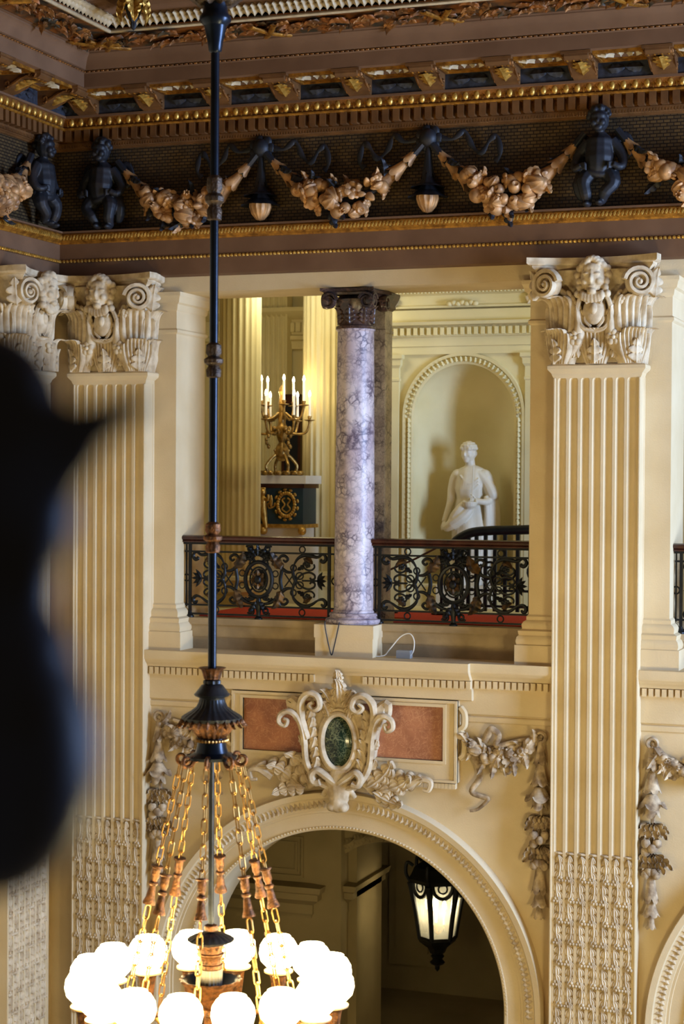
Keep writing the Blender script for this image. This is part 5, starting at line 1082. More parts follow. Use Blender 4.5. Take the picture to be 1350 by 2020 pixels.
# statue
def statue_mesh():
    m = MB(); H = 2.2
    # draped legs and torso: loft of rippled ellipses (z, rx, ry, cx, cy, fold amplitude, folds)
    sec = [(0.0, .30, .26, 0, 0, .10, 11), (0.2, .29, .25, 0, 0, .10, 11), (0.5, .27, .23, .01, 0, .09, 11), (0.8, .255, .22, .01, -.01, .07, 10), (1.0, .25, .21, .0, -.01, .05, 9), (1.15, .235, .19, -.01, 0, .04, 9), (1.28, .20, .16, -.01, 0, .03, 9), (1.38, .185, .15, 0, 0, .03, 10), (1.50, .20, .165, .0, -.01, .03, 10), (1.62, .22, .165, .01, 0, .03, 12), (1.72, .215, .14, .01, .01, .025, 12), (1.79, .17, .11, .01, .01, .02, 8), (1.83, .08, .08, .01, .01, 0, 8)]
    seg = 44; v = []; f = []
    for z, rx, ry, cx, c_y, am, nf_ in sec:
        for k in range(seg):
            a = 2 * PI * k / seg; q = 1 + am * math.cos(nf_ * a + 1.5 * math.sin(2 * a) + z * 1.3); v.append((cx + rx * q * math.cos(a), c_y + ry * q * math.sin(a), z))
    for i in range(len(sec) - 1):
        for k in range(seg): f.append((i * seg + k, i * seg + (k + 1) % seg, (i + 1) * seg + (k + 1) % seg, (i + 1) * seg + k))
    f += [tuple(range(seg))[::-1], tuple(range(len(v) - seg, len(v)))]; m.add(v, f)
    m.tube([(0.0, 0.01, 1.76), (-0.005, -0.01, 1.84), (-0.01, -0.02, 1.93)], [0.085, 0.068, 0.065], 12)
    # head turned a little to its right
    hx, hy, hz = -0.02, -0.035, 1.995; e = m.ell; R = (0, 0, -0.25)
    def he(dx, dy, dz, r): c_, s_ = math.cos(-0.25), math.sin(-0.25); e((hx + dx * c_ - dy * s_, hy + dx * s_ + dy * c_, hz + dz), r, 12, 8, R)
    he(0, 0, 0.01, (.098, .112, .14)); he(0, -.10, -.015, (.016, .03, .035)); he(-.036, -.092, .022, (.024, .012, .008)); he(.036, -.092, .022, (.024, .012, .008)); he(-.04, -.09, .045, (.04, .018, .010)); he(.04, -.09, .045, (.04, .018, .010)); he(-.042, -.062, -.03, (.034, .034, .04)); he(.042, -.062, -.03, (.034, .034, .04)); he(0, -.09, -.062, (.026, .016, .009)); he(0, -.07, -.06, (.05, .04, .05)); he(0, -.068, -.098, (.036, .032, .03)); he(0, -.075, .065, (.07, .035, .035)); he(-.09, 0, -.01, (.015, .025, .035)); he(.09, 0, -.01, (.015, .025, .035))
    for ring, (zz_, r, n_) in enumerate(((0.065, 0.100, 18), (0.10, 0.088, 16), (0.13, 0.06, 10), (0.145, 0.02, 4))):
        for k in range(n_):
            a = 2 * PI * k / n_ + ring * 0.3
            if ring == 0 and abs(((a - (-PI / 2) + PI) % (2 * PI)) - PI) < 0.45: continue
            he(r * math.cos(a), 0.005 + r * 1.05 * math.sin(a), zz_, (.026, .026, .024))
    he(0, .12, 0.0, (.06, .05, .06))
    # right arm (photo left): hangs and holds a fold of cloth
    m.ell((-.17, .0, 1.70), (.10, .09, .085)); m.ell((.18, .0, 1.70), (.11, .09, .085))
    m.tube(crv([(-.15, .0, 1.70), (-.215, .0, 1.66), (-.255, .0, 1.50), (-.27, -.02, 1.36), (-.30, -.07, 1.22), (-.34, -.11, 1.07)], 4), [.06, .07, .078, .078, .076, .074, .072, .070, .068, .064, .060, .058, .056, .052, .048, .045, .042, .04, .037, .035, .033], 12)
    for k in range(4): m.tube([(-.35 + .018 * k, -.12 - .008 * k, 1.06), (-.365 + .02 * k, -.14, 1.0), (-.355 + .02 * k, -.15, .95 + .008 * k)], [.014, .013, .010], 7)
    m.tube([(-.33, -.13, 1.06), (-.30, -.16, 1.03), (-.295, -.165, .99)], [.014, .013, .010], 7)
    # left arm bent across holding a small vessel
    m.tube(crv([(.15, .0, 1.70), (.225, .0, 1.66), (.27, .0, 1.50), (.29, -.02, 1.38), (.24, -.14, 1.34), (.12, -.22, 1.36)], 4), [.06, .075, .085, .088, .088, .085, .085, .08, .08, .075, .07, .068, .065, .06, .055, .05, .046, .042, .038, .036, .034], 12)
    for k in range(4): m.tube([(.12, -.22, 1.385 - .018 * k), (.055, -.25, 1.385 - .018 * k), (.02, -.235, 1.38 - .018 * k)], [.014, .013, .011], 7)
    m.tube([(.13, -.22, 1.39), (.10, -.25, 1.43), (.07, -.25, 1.44)], [.014, .013, .010], 7)
    m.lathe([(0.0, 0.0), (0.05, 0.0), (0.09, 0.03), (0.105, 0.09), (0.095, 0.10), (0.06, 0.04), (0.0, 0.03)], 16, (0.06, -.24, 1.25))
    # cloak across the hips, swung over the left arm
    m.tube(crv([(-.31, -.14, .98), (-.18, -.22, 1.05), (-.02, -.24, 1.16), (.10, -.20, 1.30)], 5), [.05, .06, .065, .07, .075, .08, .08, .08, .08, .08, .075, .07, .065, .06, .05, .05], 10)
    m.tube(crv([(-.22, -.18, 1.02), (-.10, -.22, 1.20), (.0, -.20, 1.34)], 5), [.06, .07, .08, .085, .085, .08, .075, .07, .06, .05, .05], 10)
    for k in range(5):
        x = .26 + .03 * k; m.tube(crv([(x - .02, -.08 + .02 * k, 1.42), (x, -.10 + .03 * k, 1.10), (x - .015, -.09 + .03 * k, .75), (x - .02 * (k % 2), -.07 + .03 * k, .42 + .05 * k)], 4), [.035, .036, .037, .038, .04, .04, .04, .04, .038, .036, .034, .03, .02], 8)
    m.tube(crv([(.12, -.06, 1.74), (.22, -.04, 1.62), (.29, -.03, 1.50), (.35, -.03, 1.37)], 4), [.04, .05, .06, .065, .07, .075, .08, .085, .09, .09, .085, .07, .05], 10)
    for k in range(3): m.tube(crv([(-.12 + .02 * k, -.128, 1.70 - .05 * k), (.02, -.162, 1.58 - .06 * k), (.15, -.135, 1.66 - .04 * k)], 4), [.010] * 9, 6)
    return remesh(m, 'statue', 'white_marble', 0.009, 1)
sq = P(922, 870, YN + 0.12); stz = sq.z - 2.16
st = thing('statue', 'white marble statue of a draped woman standing in the arched niche', 'statue', (sq.x + 0.03, YN + 0.20, stz - 0.45))
place('figure', statue_mesh(), st, (0, 0, 0.45))
m = MB(); loft_rect(m, -0.33, 0.33, -0.28, 0.28, [(0.05, -(stz - 0.45) + NZ0), (0.05, 0.30), (0.03, 0.32), (0.0, 0.36), (0.0, 0.455)]); obj('plinth', m, 'white_marble', st, 0.4)
obj('staff', MB().tube([(0.10, -0.28, 0.45 + 1.36), (0.115, -0.27, 0.45 + 1.82)], 0.008, 6), 'white_marble', st)

# fluted gallery columns
def gallery_column(label, x, y, r):
    t = thing('fluted_column', label, 'column', (x, y, Z_FLOOR), 0, 'fluted gallery columns'); seg = 120; n = 20; m = MB(); v = []
    for z in (0.42, 4.8):
        for k in range(seg):
            a = 2 * PI * k / seg; ph = (k % 6) / 6; d = 0.0 if ph < 0.2 else 0.085 * math.sin(PI * (ph - 0.2) / 0.8); v.append((r * (1 - d) * math.cos(a), r * (1 - d) * math.sin(a), z))
    m.add(v, [(k, (k + 1) % seg, seg + (k + 1) % seg, seg + k) for k in range(seg)]); obj('shaft', m, 'gallery_stone', t, 0.7)
    m = MB(); m.lathe([(r * 1.35, 0.0), (r * 1.35, 0.16), (r * 1.3, 0.16), (r * 1.36, 0.21), (r * 1.28, 0.27), (r * 1.14, 0.29), (r * 1.12, 0.32), (r * 1.2, 0.36), (r * 1.12, 0.40), (r * 0.98, 0.42)], 36); obj('base', m, 'gallery_stone', t, 0.5)
gallery_column('fluted cream column in shade, directly right of the chandelier pole', -9.69, 22.6, 0.28)
gallery_column('bright fluted cream column between candelabrum and marble column', -9.14, 24.3, 0.29)
# walls behind
m = MB(); m.box(-13.2, -8.0, 26.2, 26.5, Z_FLOOR, 10.75); m.box(-8.1, -8.0, YN + 0.02, 26.2, Z_FLOOR, 10.75); m.box(-13.4, -13.2, 21.1, 26.5, Z_FLOOR, 10.75); m.box(-9.9, -9.6, 21.05, 21.1, Z_FLOOR, 10.75)
struct('wall_gallery_far', m, 'gallery_stone', 'far cream wall of the gallery behind the candelabrum')
m = MB(); zf_ = P(568, 690, 26.2).z
m.prism_x([(26.2, zf_), (26.1, zf_), (26.08, zf_ + 0.12), (26.02, zf_ + 0.14), (26.02, zf_ + 0.20), (26.08, zf_ + 0.22), (26.08, zf_ + 0.45), (25.95, zf_ + 0.48), (25.85, zf_ + 0.56), (25.85, zf_ + 0.62), (26.2, zf_ + 0.64)], -12.5, -8.1)
gft = struct('trim_gallery_far', m, 'gallery_stone', 'moulded cornice on the far gallery wall')
dm = MB().box(-0.03, 0.03, -0.06, 0.0, 0, 0.14).mesh('dentil', 'gallery_stone')
for k in range(30): place('dentil', dm, gft, (-11.6 + 0.1 * k, 26.08, zf_ + 0.26))
px_ = P(530, 700, 25.9).x
m = MB(); fluted_panel(m, 0.98, Z_FLOOR, 10.75); gp = obj('pilaster', m, 'gallery_stone', None, 0.5, (px_ + 0.0, 25.9, 0)); gp.scale = (0.62, 1, 1); tag(gp, 'flat fluted pilaster on the far gallery wall behind the candelabrum', 'pilaster')
q0, q1 = P(560, 778, 25.5), P(586, 1000, 25.5)
dc = thing('tall_mirror', 'tall dark framed mirror behind the candelabrum', 'mirror', ((q0.x + q1.x) / 2 + 0.02, 25.5, Z_FLOOR))
w = (q1.x - q0.x) / 2 + 0.04; h_ = q0.z - Z_FLOOR
obj('glass', MB().box(-w + 0.04, w - 0.04, -0.01, 0.03, 0.05, h_ - 0.14), 'dark_glass', dc); mb = MB(); mb.box(-w, w, -0.03, 0.05, 0.0, 0.05); mb.box(-w, -w + 0.04, -0.03, 0.05, 0.05, h_ - 0.14); mb.box(w - 0.04, w, -0.03, 0.05, 0.05, h_ - 0.14); mb.box(-w, w, -0.04, 0.05, h_ - 0.14, h_); obj('frame', mb, 'mahogany', dc)

# cabinet with gilt mounts
YC = 23.35
cL, cR = P(506, 1000, YC).x - 0.08, P(602, 1000, YC).x
z_t, z_u, z_b, z_f = P(560, 938, YC).z, P(560, 957, YC).z, P(560, 1034, YC).z, P(560, 1052, YC).z
cbw = (cR - cL) / 2; cb = thing('cabinet', 'blue-green cabinet with gilt cupid and wreath mounts under the candelabrum', 'cabinet', ((cL + cR) / 2, YC, Z_FLOOR))
zl = lambda z: z - Z_FLOOR
obj('body', MB().box(-cbw + 0.03, cbw - 0.03, 0.0, 0.5, zl(z_b), zl(z_u) - 0.02), 'cabinet_blue', cb); m = MB(); m.box(-cbw - 0.03, cbw + 0.03, -0.06, 0.55, zl(z_u) + 0.02, zl(z_t)); obj('marble_top', m, 'white_marble', cb)
m = MB(); m.box(-cbw, cbw, -0.04, 0.53, zl(z_u) - 0.04, zl(z_u) + 0.02); obj('top_moulding', m, 'mahogany', cb); m = MB(); m.box(-cbw, cbw, -0.03, 0.52, zl(z_b) - 0.05, zl(z_b)); obj('base_moulding', m, 'gilt_bright', cb)
m = MB(); loft_rect(m, -cbw + 0.05, cbw - 0.05, 0.02, 0.48, [(0.05, 0.0), (0.05, zl(z_b) - 0.25), (0.0, zl(z_b) - 0.22), (0.0, zl(z_b) - 0.05)]); obj('marble_stand', m, 'white_marble', cb, 0.4)
for xx in (-cbw + 0.20, cbw - 0.03): obj('ball_foot', MB().ell((xx, -0.03, zl(z_b) - 0.09), (0.06, 0.06, 0.06), 12, 8), 'gilt_bright', cb)
m = MB(); wx, wz = 0.13, zl((z_b + z_u) / 2); n_ = 26
for i in range(n_):
    a = 2 * PI * i / n_; m.ell((wx + 0.125 * math.cos(a), -0.015, wz + 0.16 * math.sin(a)), (0.028, 0.02, 0.028), 7, 5)
    if i % 2: m.ell((wx + 0.17 * math.cos(a), -0.01, wz + 0.21 * math.sin(a)), (0.022, 0.015, 0.03), 6, 5, (0, -a, 0))
obj('wreath', m, 'gilt_bright', cb, 3)
m = MB()
for s_ in (-1, 1): m.tube(crv([(wx, -.02, wz - .11), (wx + s_ * .06, -.02, wz - .06), (wx + s_ * .02, -.02, wz), (wx + s_ * .06, -.02, wz + .06), (wx + s_ * .02, -.02, wz + .09)], 4), 0.012, 6)
m.tube(crv([(wx - .17, -.02, wz - .02), (wx - .25, -.02, wz - .05), (wx - .27, -.02, wz + .01), (wx - .23, -.02, wz + .02)], 4), 0.012, 6); obj('scroll_mount', m, 'gilt_bright', cb)
m = MB(); fx_ = -cbw + 0.20; hz = zl(z_u) - 0.10
m.ell((fx_, -.05, hz), (.045, .05, .055)); m.tube([(fx_, -.05, hz - .05), (fx_ - .005, -.05, hz - .12), (fx_ + .005, -.05, hz - .24), (fx_ + .02, -.05, hz - .36), (fx_ + .05, -.05, hz - .50)], [.03, .055, .05, .045, .025], 10)
m.tube(crv([(fx_ + .03, -.06, hz - .08), (fx_ + .08, -.08, hz - .11), (fx_ + .09, -.08, hz - .03)], 4), .02, 7); m.tube(crv([(fx_ - .03, -.06, hz - .08), (fx_ - .06, -.08, hz - .15), (fx_ - .02, -.1, hz - .2)], 4), .02, 7); m.ell((fx_ + .11, -.03, hz - .12), (.03, .015, .09), 10, 8)
for k in range(5): m.ell((fx_ - .03 + .015 * k, -.06, hz + .05), .02, 6, 5)
place('cupid_mount', remesh(m, 'cupid_mount', 'gilt_bright', 0.008, 2), cb)

# candelabrum
cx_ = P(556, 900, YC + 0.2).x
cdl = thing('candelabrum', 'ornate gilt candelabrum with lit white candles on the cabinet', 'candelabrum', (cx_, YC + 0.2, z_t))
Q = 0.1684 * 25.2 / 3600
zq = lambda y: (1310 - y) * Q
m = MB()
for k in range(4):
    a = PI / 4 + PI / 2 * k; c_, s_ = math.cos(a), math.sin(a); obj('leg', MB().tube(crv([(0.25 * c_, 0.25 * s_, 0.026), (0.22 * c_, 0.22 * s_, 0.06), (0.23 * c_, 0.23 * s_, 0.14), (0.15 * c_, 0.15 * s_, 0.24), (0.08 * c_, 0.08 * s_, 0.30), (0.11 * c_, 0.11 * s_, 0.36)], 4), [0.022] * 21, 7), 'brass', cdl, 0.9)
for k in range(14): a = 2 * PI * k / 14; m.ell((0.27 * math.cos(a), 0.27 * math.sin(a), 0.035), (0.05, 0.04, 0.035), 7, 5)
obj('base_wreath', m, 'brass', cdl, 3)
obj('vase', MB().lathe([(0.03, 0.20), (0.07, 0.22), (0.10, 0.30), (0.10, 0.36), (0.07, 0.42), (0.04, 0.46), (0.06, 0.50), (0.085, 0.58), (0.095, 0.66), (0.06, 0.70), (0.05, 0.74), (0.06, 0.80), (0.04, 0.95), (0.05, 1.02), (0.03, 1.10), (0.05, 1.16), (0.035, 1.22), (0.0, 1.27)], 20, (0, 0, 0), 0.05, 6), 'brass', cdl, 0.9)
m = MB()
for k in range(8): a = 2 * PI * k / 8; m.ell((0.12 * math.cos(a), 0.12 * math.sin(a), 0.60 + 0.05 * (k % 2)), (0.03, 0.03, 0.04), 7, 5)
for k in range(3):
    for j in range(5): m.ell((0.20 * math.cos(2.1 * k + 5.6) + 0.02 * math.cos(j * 2), 0.20 * math.sin(2.1 * k + 5.6), 0.40 + 0.05 * j), (0.026, 0.026, 0.032), 6, 5)
obj('flower_cluster', m, 'brass', cdl, 3)
CN = MB().lathe([(0.0, 0.0), (0.018, 0.0), (0.018, 0.27), (0.012, 0.275), (0.0, 0.275)], 10).mesh('candle', 'candle', 0.6)
FLM = MB().lathe([(0.0, 0.0), (0.014, 0.012), (0.018, 0.03), (0.011, 0.06), (0.0, 0.085)], 10).mesh('flame', 'flame', 3)
CUP = MB().lathe([(0.0, -0.07), (0.02, -0.06), (0.025, -0.03), (0.075, -0.015), (0.075, -0.008), (0.02, 0.0), (0.03, 0.03), (0.03, 0.045), (0.0, 0.045)], 14).mesh('drip_pan', 'brass', 0.7)
for n_, r, z, off in ((6, 0.385, zq(645), 0.30), (5, 0.31, zq(470), 0.15)):
    for k in range(n_):
        a = 2 * PI * k / n_ + off; c_, s_ = math.cos(a), math.sin(a)
        arm = obj('arm', MB().tube(crv([(0.05 * c_, 0.05 * s_, z - 0.12), (0.16 * c_, 0.16 * s_, z - 0.20), (r * 0.85 * c_, r * 0.85 * s_, z - 0.19), (r * c_, r * s_, z - 0.05)], 5), 0.018, 7), 'brass', cdl, 0.9)
        place('drip_pan', CUP, arm, (r * c_, r * s_, z)); place('candle', CN, arm, (r * c_, r * s_, z + 0.04)); place('flame', FLM, arm, (r * c_, r * s_, z + 0.315))

# staircase rail behind the right balustrade
ys = 22.35
sr = thing('stair_railing', 'dark curved staircase railing behind the right balustrade', 'railing', (P(975, 1060, ys).x, ys, Z_FLOOR))
ox = sr.location.x
def sp(px, py): q = P(px, py, ys); return (q.x - ox, 0, q.z - Z_FLOOR)
p = crv([sp(893, 1075), sp(905, 1063), sp(930, 1051), sp(965, 1047), sp(1005, 1046), sp(1060, 1044), sp(1110, 1040)], 6)
obj('handrail', MB().tube(p, 0.06, 10, 1.0), 'iron', sr, 0.9)
p2 = [(x, 0, z - 0.16) for x, _, z in p]; obj('lower_rail', MB().tube(p2[4:], 0.022, 6), 'iron', sr, 0.9)
for k in range(9):
    q = p[5 + k * 3]; obj('baluster', MB().box(q[0] - 0.022, q[0] + 0.022, -0.022, 0.022, 0.05, q[2]), 'iron', sr)
for z in (0.10, 0.30): obj('bar', MB().box(p[6][0], p[-1][0], -0.015, 0.015, z, z + 0.03), 'iron', sr)
for k in range(5):
    q = p[6 + k * 6] if 6 + k * 6 < len(p) else p[-1]
    obj('scroll', MB().tube(spiral((q[0], 0.55), 0.13, 0.03, 0.5 * k, 1.5, 24), 0.016, 6), 'iron', sr, 0.8)
a_, b_ = P(766, 1128, 22.0), P(872, 1078, 22.0)
rp = thing('barrier_rope', 'thin dark red barrier rope slanting behind the right balustrade', 'rope', (a_.x, 22.0, Z_FLOOR + 0.017))
obj('rope', MB().tube([(0, 0, a_.z - Z_FLOOR), ((b_.x - a_.x) * .5, 0, (a_.z + b_.z) / 2 - Z_FLOOR - 0.015), (b_.x - a_.x, 0, b_.z - Z_FLOOR)], 0.014, 7), 'mahogany', rp, 0.9); obj('post', MB().lathe([(0.13, 0.0), (0.13, 0.02), (0.02, 0.04), (0.018, 0.86), (0.03, 0.88), (0.0, 0.92)], 14, (b_.x - a_.x, 0, 0)), 'iron', rp)
rail_end = MB().lathe([(0.13, 0.0), (0.13, 0.02), (0.02, 0.04), (0.018, 0.62), (0.03, 0.64), (0.0, 0.68)], 14, (0, 0, 0)); obj('post', rail_end, 'iron', rp)

# ---------------------------------------------------------------- corridor behind the arch
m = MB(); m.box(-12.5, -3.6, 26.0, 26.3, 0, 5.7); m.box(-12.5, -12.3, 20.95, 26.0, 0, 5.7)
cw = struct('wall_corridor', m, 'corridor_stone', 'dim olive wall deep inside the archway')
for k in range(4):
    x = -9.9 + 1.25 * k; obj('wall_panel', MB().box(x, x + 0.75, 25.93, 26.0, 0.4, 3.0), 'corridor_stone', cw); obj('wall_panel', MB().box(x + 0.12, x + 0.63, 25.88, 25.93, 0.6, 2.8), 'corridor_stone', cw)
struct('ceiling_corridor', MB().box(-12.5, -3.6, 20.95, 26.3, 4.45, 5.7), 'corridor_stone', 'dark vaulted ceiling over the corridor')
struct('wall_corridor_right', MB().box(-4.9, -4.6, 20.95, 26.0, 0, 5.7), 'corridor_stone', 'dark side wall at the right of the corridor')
yi = 22.3
xi, z1, z2 = P(690, 1780, yi).x, P(560, 1740, yi).z, P(560, 1800, yi).z
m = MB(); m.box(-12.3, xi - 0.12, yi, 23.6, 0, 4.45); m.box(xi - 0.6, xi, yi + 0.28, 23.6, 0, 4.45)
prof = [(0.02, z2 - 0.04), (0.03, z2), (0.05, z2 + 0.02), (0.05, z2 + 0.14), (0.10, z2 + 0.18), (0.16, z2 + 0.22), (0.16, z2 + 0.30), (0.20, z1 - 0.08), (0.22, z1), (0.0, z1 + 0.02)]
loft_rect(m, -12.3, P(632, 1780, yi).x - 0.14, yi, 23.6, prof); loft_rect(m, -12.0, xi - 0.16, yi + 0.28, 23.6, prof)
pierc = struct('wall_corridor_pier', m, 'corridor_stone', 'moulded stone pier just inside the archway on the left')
for (x0, x1, y0, y1, d) in ((492, 600, 1650, 1722, 0.0), (506, 588, 1660, 1712, 0.02)):
    A, B = P(x0, y1, yi), P(x1, y0, yi); mb = MB(); t_ = 0.03
    for q in ((A.x, B.x, A.z, A.z + t_), (A.x, B.x, B.z - t_, B.z), (A.x, A.x + t_, A.z + t_, B.z - t_), (B.x - t_, B.x, A.z + t_, B.z - t_)): mb.box(q[0], q[1], yi - 0.03 + d * 0.5, yi + 0.02, q[2], q[3])
    obj('panel_moulding', mb, 'corridor_stone', pierc)
rc, rr0 = P(770, 1800, 22.6), 0.95
mb = MB(); v = []; prof = [(0.0, 22.55), (0.0, 22.45), (0.05, 22.42), (0.26, 22.42), (0.30, 22.45), (0.30, 22.6)]
for i in range(25):
    a = PI * 0.42 + PI * 0.58 * i / 24; v += [(rc.x + (rr0 + r) * math.cos(a), y, rc.z + (rr0 + r) * math.sin(a)) for r, y in prof]
mb.add(v, [(i * 6 + k, i * 6 + k + 1, i * 6 + 7 + k, i * 6 + 6 + k) for i in range(24) for k in range(5)]); obj('inner_arch', mb, 'corridor_stone', pierc, 0.5)
il = leaf(0.22, 0.17, 4, 0.5, 0.1, 0.05, 0.03, 0.02, 12, 6).mesh('arch_leaf', 'corridor_stone', 0.9)
for i in range(12):
    a = PI * 0.45 + PI * 0.52 * i / 11; place('arch_leaf', il, pierc, (rc.x + (rr0 + 0.15) * math.cos(a), 22.41, rc.z + (rr0 + 0.15) * math.sin(a) - 0.05), (0, -(a - PI), 0))

# lantern
lt_ = thing('lantern', 'lit black iron six-sided hanging lantern inside the archway', 'lantern', P(864, 1790, 23.0))
G = 24.0 / 3600
def lz(y): return (1790 - y) * G
def hexring(r, z, off=0.0): return [(r * math.cos(PI / 3 * k + off), r * math.sin(PI / 3 * k + off), z) for k in range(6)]
OFF = YAW + 0.15
r_t, r_b, zt, zb = 53 * G, 36 * G, lz(1738), lz(1850)
A, B = hexring(r_b, zb, OFF), hexring(r_t, zt, OFF)
for k in range(6):
    k2 = (k + 1) % 6; mb = MB(); mid = lambda p, q, t: tuple(p[i] + (q[i] - p[i]) * t for i in range(3))
    q = [A[k], A[k2], B[k2], B[k]]; c_ = (Vector(q[0]) + Vector(q[2])) / 2; inn = -Vector((c_.x, c_.y, 0)).normalized() * 0.012
    mb.add(q + [tuple(Vector(p) + inn) for p in q], [(0, 1, 2, 3), (7, 6, 5, 4), (0, 4, 5, 1), (1, 5, 6, 2), (2, 6, 7, 3), (3, 7, 4, 0)]); obj('glass_pane', mb, 'lantern_glass', lt_, None)
    obj('corner_bar', MB().tube(crv([A[k], mid(A[k], B[k], 0.5), (B[k][0] * 1.04, B[k][1] * 1.04, B[k][2])], 3), [0.03, 0.032, 0.034, 0.036, 0.04, 0.045, 0.05], 6), 'iron', lt_)
    obj('top_scroll', MB().tube(crv([(B[k][0] * 1.04, B[k][1] * 1.04, zt), (B[k][0] * 1.22, B[k][1] * 1.22, zt + 0.12), (B[k][0] * 1.18, B[k][1] * 1.18, zt + 0.26), (B[k][0] * 0.95, B[k][1] * 0.95, zt + 0.22)], 4), 0.024, 6), 'iron', lt_, 0.9)
    m1, m2 = mid(B[k], B[k2], 0.5), None; n_ = Vector((m1[0], m1[1], 0)).normalized()
    tx = (Vector(B[k2]) - Vector(B[k])).normalized(); c0 = Vector(m1) + n_ * 0.01
    obj('swag', MB().tube([tuple(c0 + tx * (0.135 * math.cos(PI + PI * i / 10)) + Vector((0, 0, 0.17 * math.sin(PI + PI * i / 10)))) for i in range(11)], 0.026, 6), 'iron', lt_, 0.9)
    c1 = c0 + Vector((0, 0, -0.04)); obj('medallion_ring', MB().tube([tuple(c1 + tx * (0.06 * math.cos(2 * PI * i / 14)) + Vector((0, 0, 0.06 * math.sin(2 * PI * i / 14)))) for i in range(14)], 0.013, 6, 1.0, True), 'iron', lt_, 0.9)
m = MB()
def hexloft(mb, prof):
    rs = [hexring(r, z, OFF) for r, z in prof]; mb.add([p for r in rs for p in r], [(i * 6 + k, i * 6 + (k + 1) % 6, i * 6 + 6 + (k + 1) % 6, i * 6 + 6 + k) for i in range(len(rs) - 1) for k in range(6)] + [(5, 4, 3, 2, 1, 0), tuple(range(len(rs) * 6 - 6, len(rs) * 6))])
hexloft(m, [(r_t * 0.9, zt - 0.01), (r_t * 1.08, zt), (r_t * 1.12, zt + 0.05), (r_t * 1.0, zt + 0.12), (r_t * 0.9, zt + 0.20), (r_t * 0.5, zt + 0.30), (0.05, zt + 0.42)]); obj('crown', m, 'iron', lt_, 0.4)
m = MB(); hexloft(m, [(0.05, lz(1885)), (0.10, lz(1880)), (0.13, lz(1870)), (r_b * 1.0, lz(1858)), (r_b * 1.10, zb - 0.01), (r_b * 1.06, zb + 0.03), (r_b * 0.9, zb + 0.03)]); obj('bottom_tray', m, 'iron', lt_, 0.4)
obj('finial', MB().lathe([(0.0, lz(1918)), (0.03, lz(1912)), (0.03, lz(1906)), (0.08, lz(1902)), (0.10, lz(1898)), (0.06, lz(1892)), (0.09, lz(1886)), (0.05, lz(1880))], 16, (0, 0, 0), 0.06, 5), 'iron', lt_, 0.9)
obj('hanging_rod', MB().tube([(0, 0, zt + 0.40), (0, 0, 4.46 - lt_.location.z)], 0.014, 6), 'iron', lt_)
for k in range(3):
    a = 2 * PI * k / 3; obj('bulb', MB().lathe([(0.0, 0.0), (0.02, 0.01), (0.028, 0.05), (0.014, 0.10), (0.0, 0.125)], 10, (0.09 * math.cos(a), 0.09 * math.sin(a), -0.02)), 'bulb', lt_, 3); obj('candle_tube', MB().tube([(0.09 * math.cos(a), 0.09 * math.sin(a), -0.22), (0.09 * math.cos(a), 0.09 * math.sin(a), -0.02)], 0.018, 8), 'candle', lt_); obj('bulb_arm', MB().tube(crv([(0.0, 0.0, -0.36), (0.06 * math.cos(a), 0.06 * math.sin(a), -0.30), (0.09 * math.cos(a), 0.09 * math.sin(a), -0.22)], 4), 0.012, 6), 'gilt', lt_)
point_light('lantern_light', lt_.location + Vector((0, 0, 0.0)), 16, (1.0, 0.88, 0.58), 0.08)

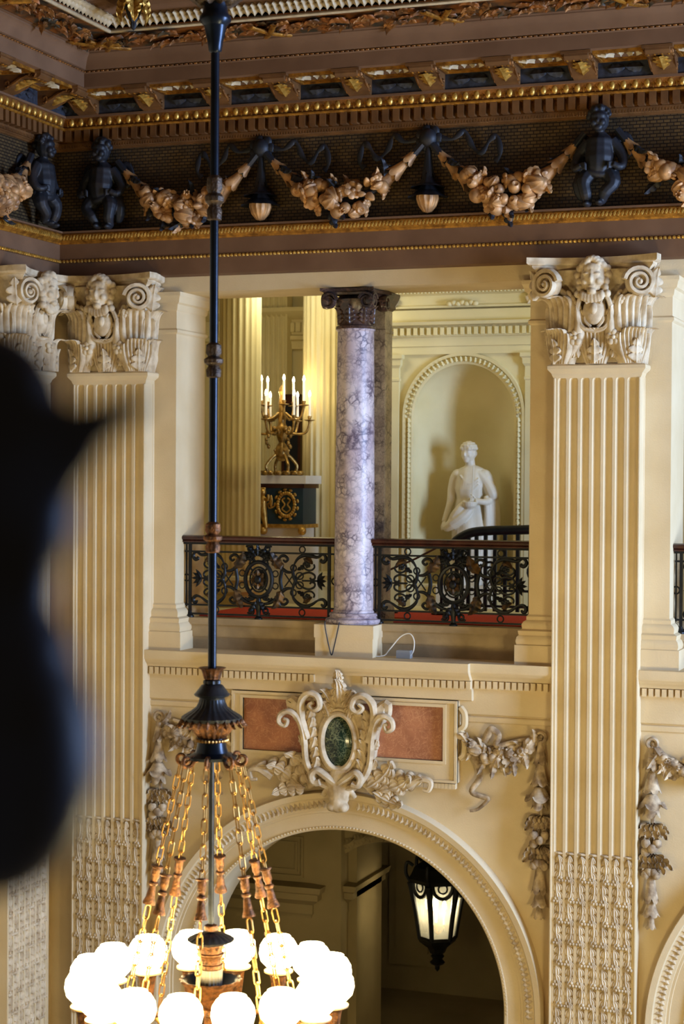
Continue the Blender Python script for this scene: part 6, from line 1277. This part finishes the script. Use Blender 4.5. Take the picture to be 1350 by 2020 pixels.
# ---------------------------------------------------------------- small things on the ledge
q = P(798, 1293, 20.28)
bx = thing('junction_box', 'small grey electrical box with a looped pale cable on the ledge', 'box', (q.x, 20.28, Z_LEDGE)); mb = MB(); loft_rect(mb, -0.085, 0.085, -0.05, 0.05, [(-0.004, 0.0), (0, 0.005), (0, 0.085), (-0.006, 0.095)]); obj('case', mb, 'grey_plastic', bx)
obj('cable', MB().tube(crv([(0.085, -0.02, 0.04), (0.12, -0.02, 0.10), (0.12, -0.01, 0.22), (0.06, 0.0, 0.29), (-0.05, 0.0, 0.25), (-0.18, 0.0, 0.10), (-0.26, -0.02, 0.02), (-0.50, -0.05, 0.012)], 6), 0.007, 6), 'white_cord', bx, 0.9)
cc = thing('black_cable', 'thin black cable looped over the marble column plinth', 'cable', (XC - 0.14, 20.12, Z_LEDGE))
obj('cable', MB().tube(crv([(-0.09, 0.0, 0.41), (-0.08, -0.005, 0.32), (-0.03, -0.005, 0.10), (0.0, -0.005, 0.02), (0.03, -0.005, 0.12), (0.08, -0.005, 0.34), (0.09, 0.0, 0.41)], 5), 0.007, 6), 'black_cord', cc, 0.9)

# ---------------------------------------------------------------- out-of-focus bronze in the foreground
TF = 1.35
fgo = PT(-40, 1200, TF); u = TF / 3600
def fg(px, py, dt=0.0):
    q = PT(px, py, TF + dt); return q - fgo
fs = thing('bronze_ornament', 'large dark out-of-focus bronze ornament looming at the left foreground', 'sculpture', fgo)
m = MB(); RR = (0, 0, YAW)
def fe(px, py, rx, rz, dt=0.0, ry=None, tilt=0.0): m.ell(fg(px, py, dt), (rx * u, (ry or rx * 0.8) * u, rz * u), 20, 14, (0, tilt, YAW))
fe(-30, 830, 165, 195); fe(15, 1000, 140, 190); fe(20, 1140, 95, 160); fe(-12, 1492, 214, 285); fe(-5, 1320, 158, 170); fe(60, 900, 110, 110, -0.01)
m.tube(crv([fg(40, 900), fg(130, 865, -0.01), fg(215, 825, -0.02), fg(318, 780, -0.03)], 5), [95 * u, 92 * u, 86 * u, 80 * u, 74 * u, 68 * u, 62 * u, 56 * u, 50 * u, 45 * u, 40 * u, 35 * u, 30 * u, 22 * u, 14 * u, 5 * u], 12)
m.tube(crv([fg(60, 1010), fg(110, 950, -0.01), fg(170, 890, -0.02), fg(215, 845, -0.02)], 5), [70 * u, 68 * u, 64 * u, 60 * u, 56 * u, 52 * u, 48 * u, 46 * u, 44 * u, 40 * u, 36 * u, 32 * u, 28 * u, 24 * u, 20 * u, 14 * u], 12)
m.tube(crv([fg(-60, 1400), fg(-260, 1560), fg(-420, 1500)], 5), 70 * u, 10); m.lathe([(0.0, -1.3), (0.12, -1.3), (0.12, -1.22), (0.05, -1.15), (0.05, 0.0), (0.03, 0.05)], 16, tuple(fg(-420, 1500)))
place('body', remesh(m, 'body', 'foreground_bronze', 0.006, 8), fs)
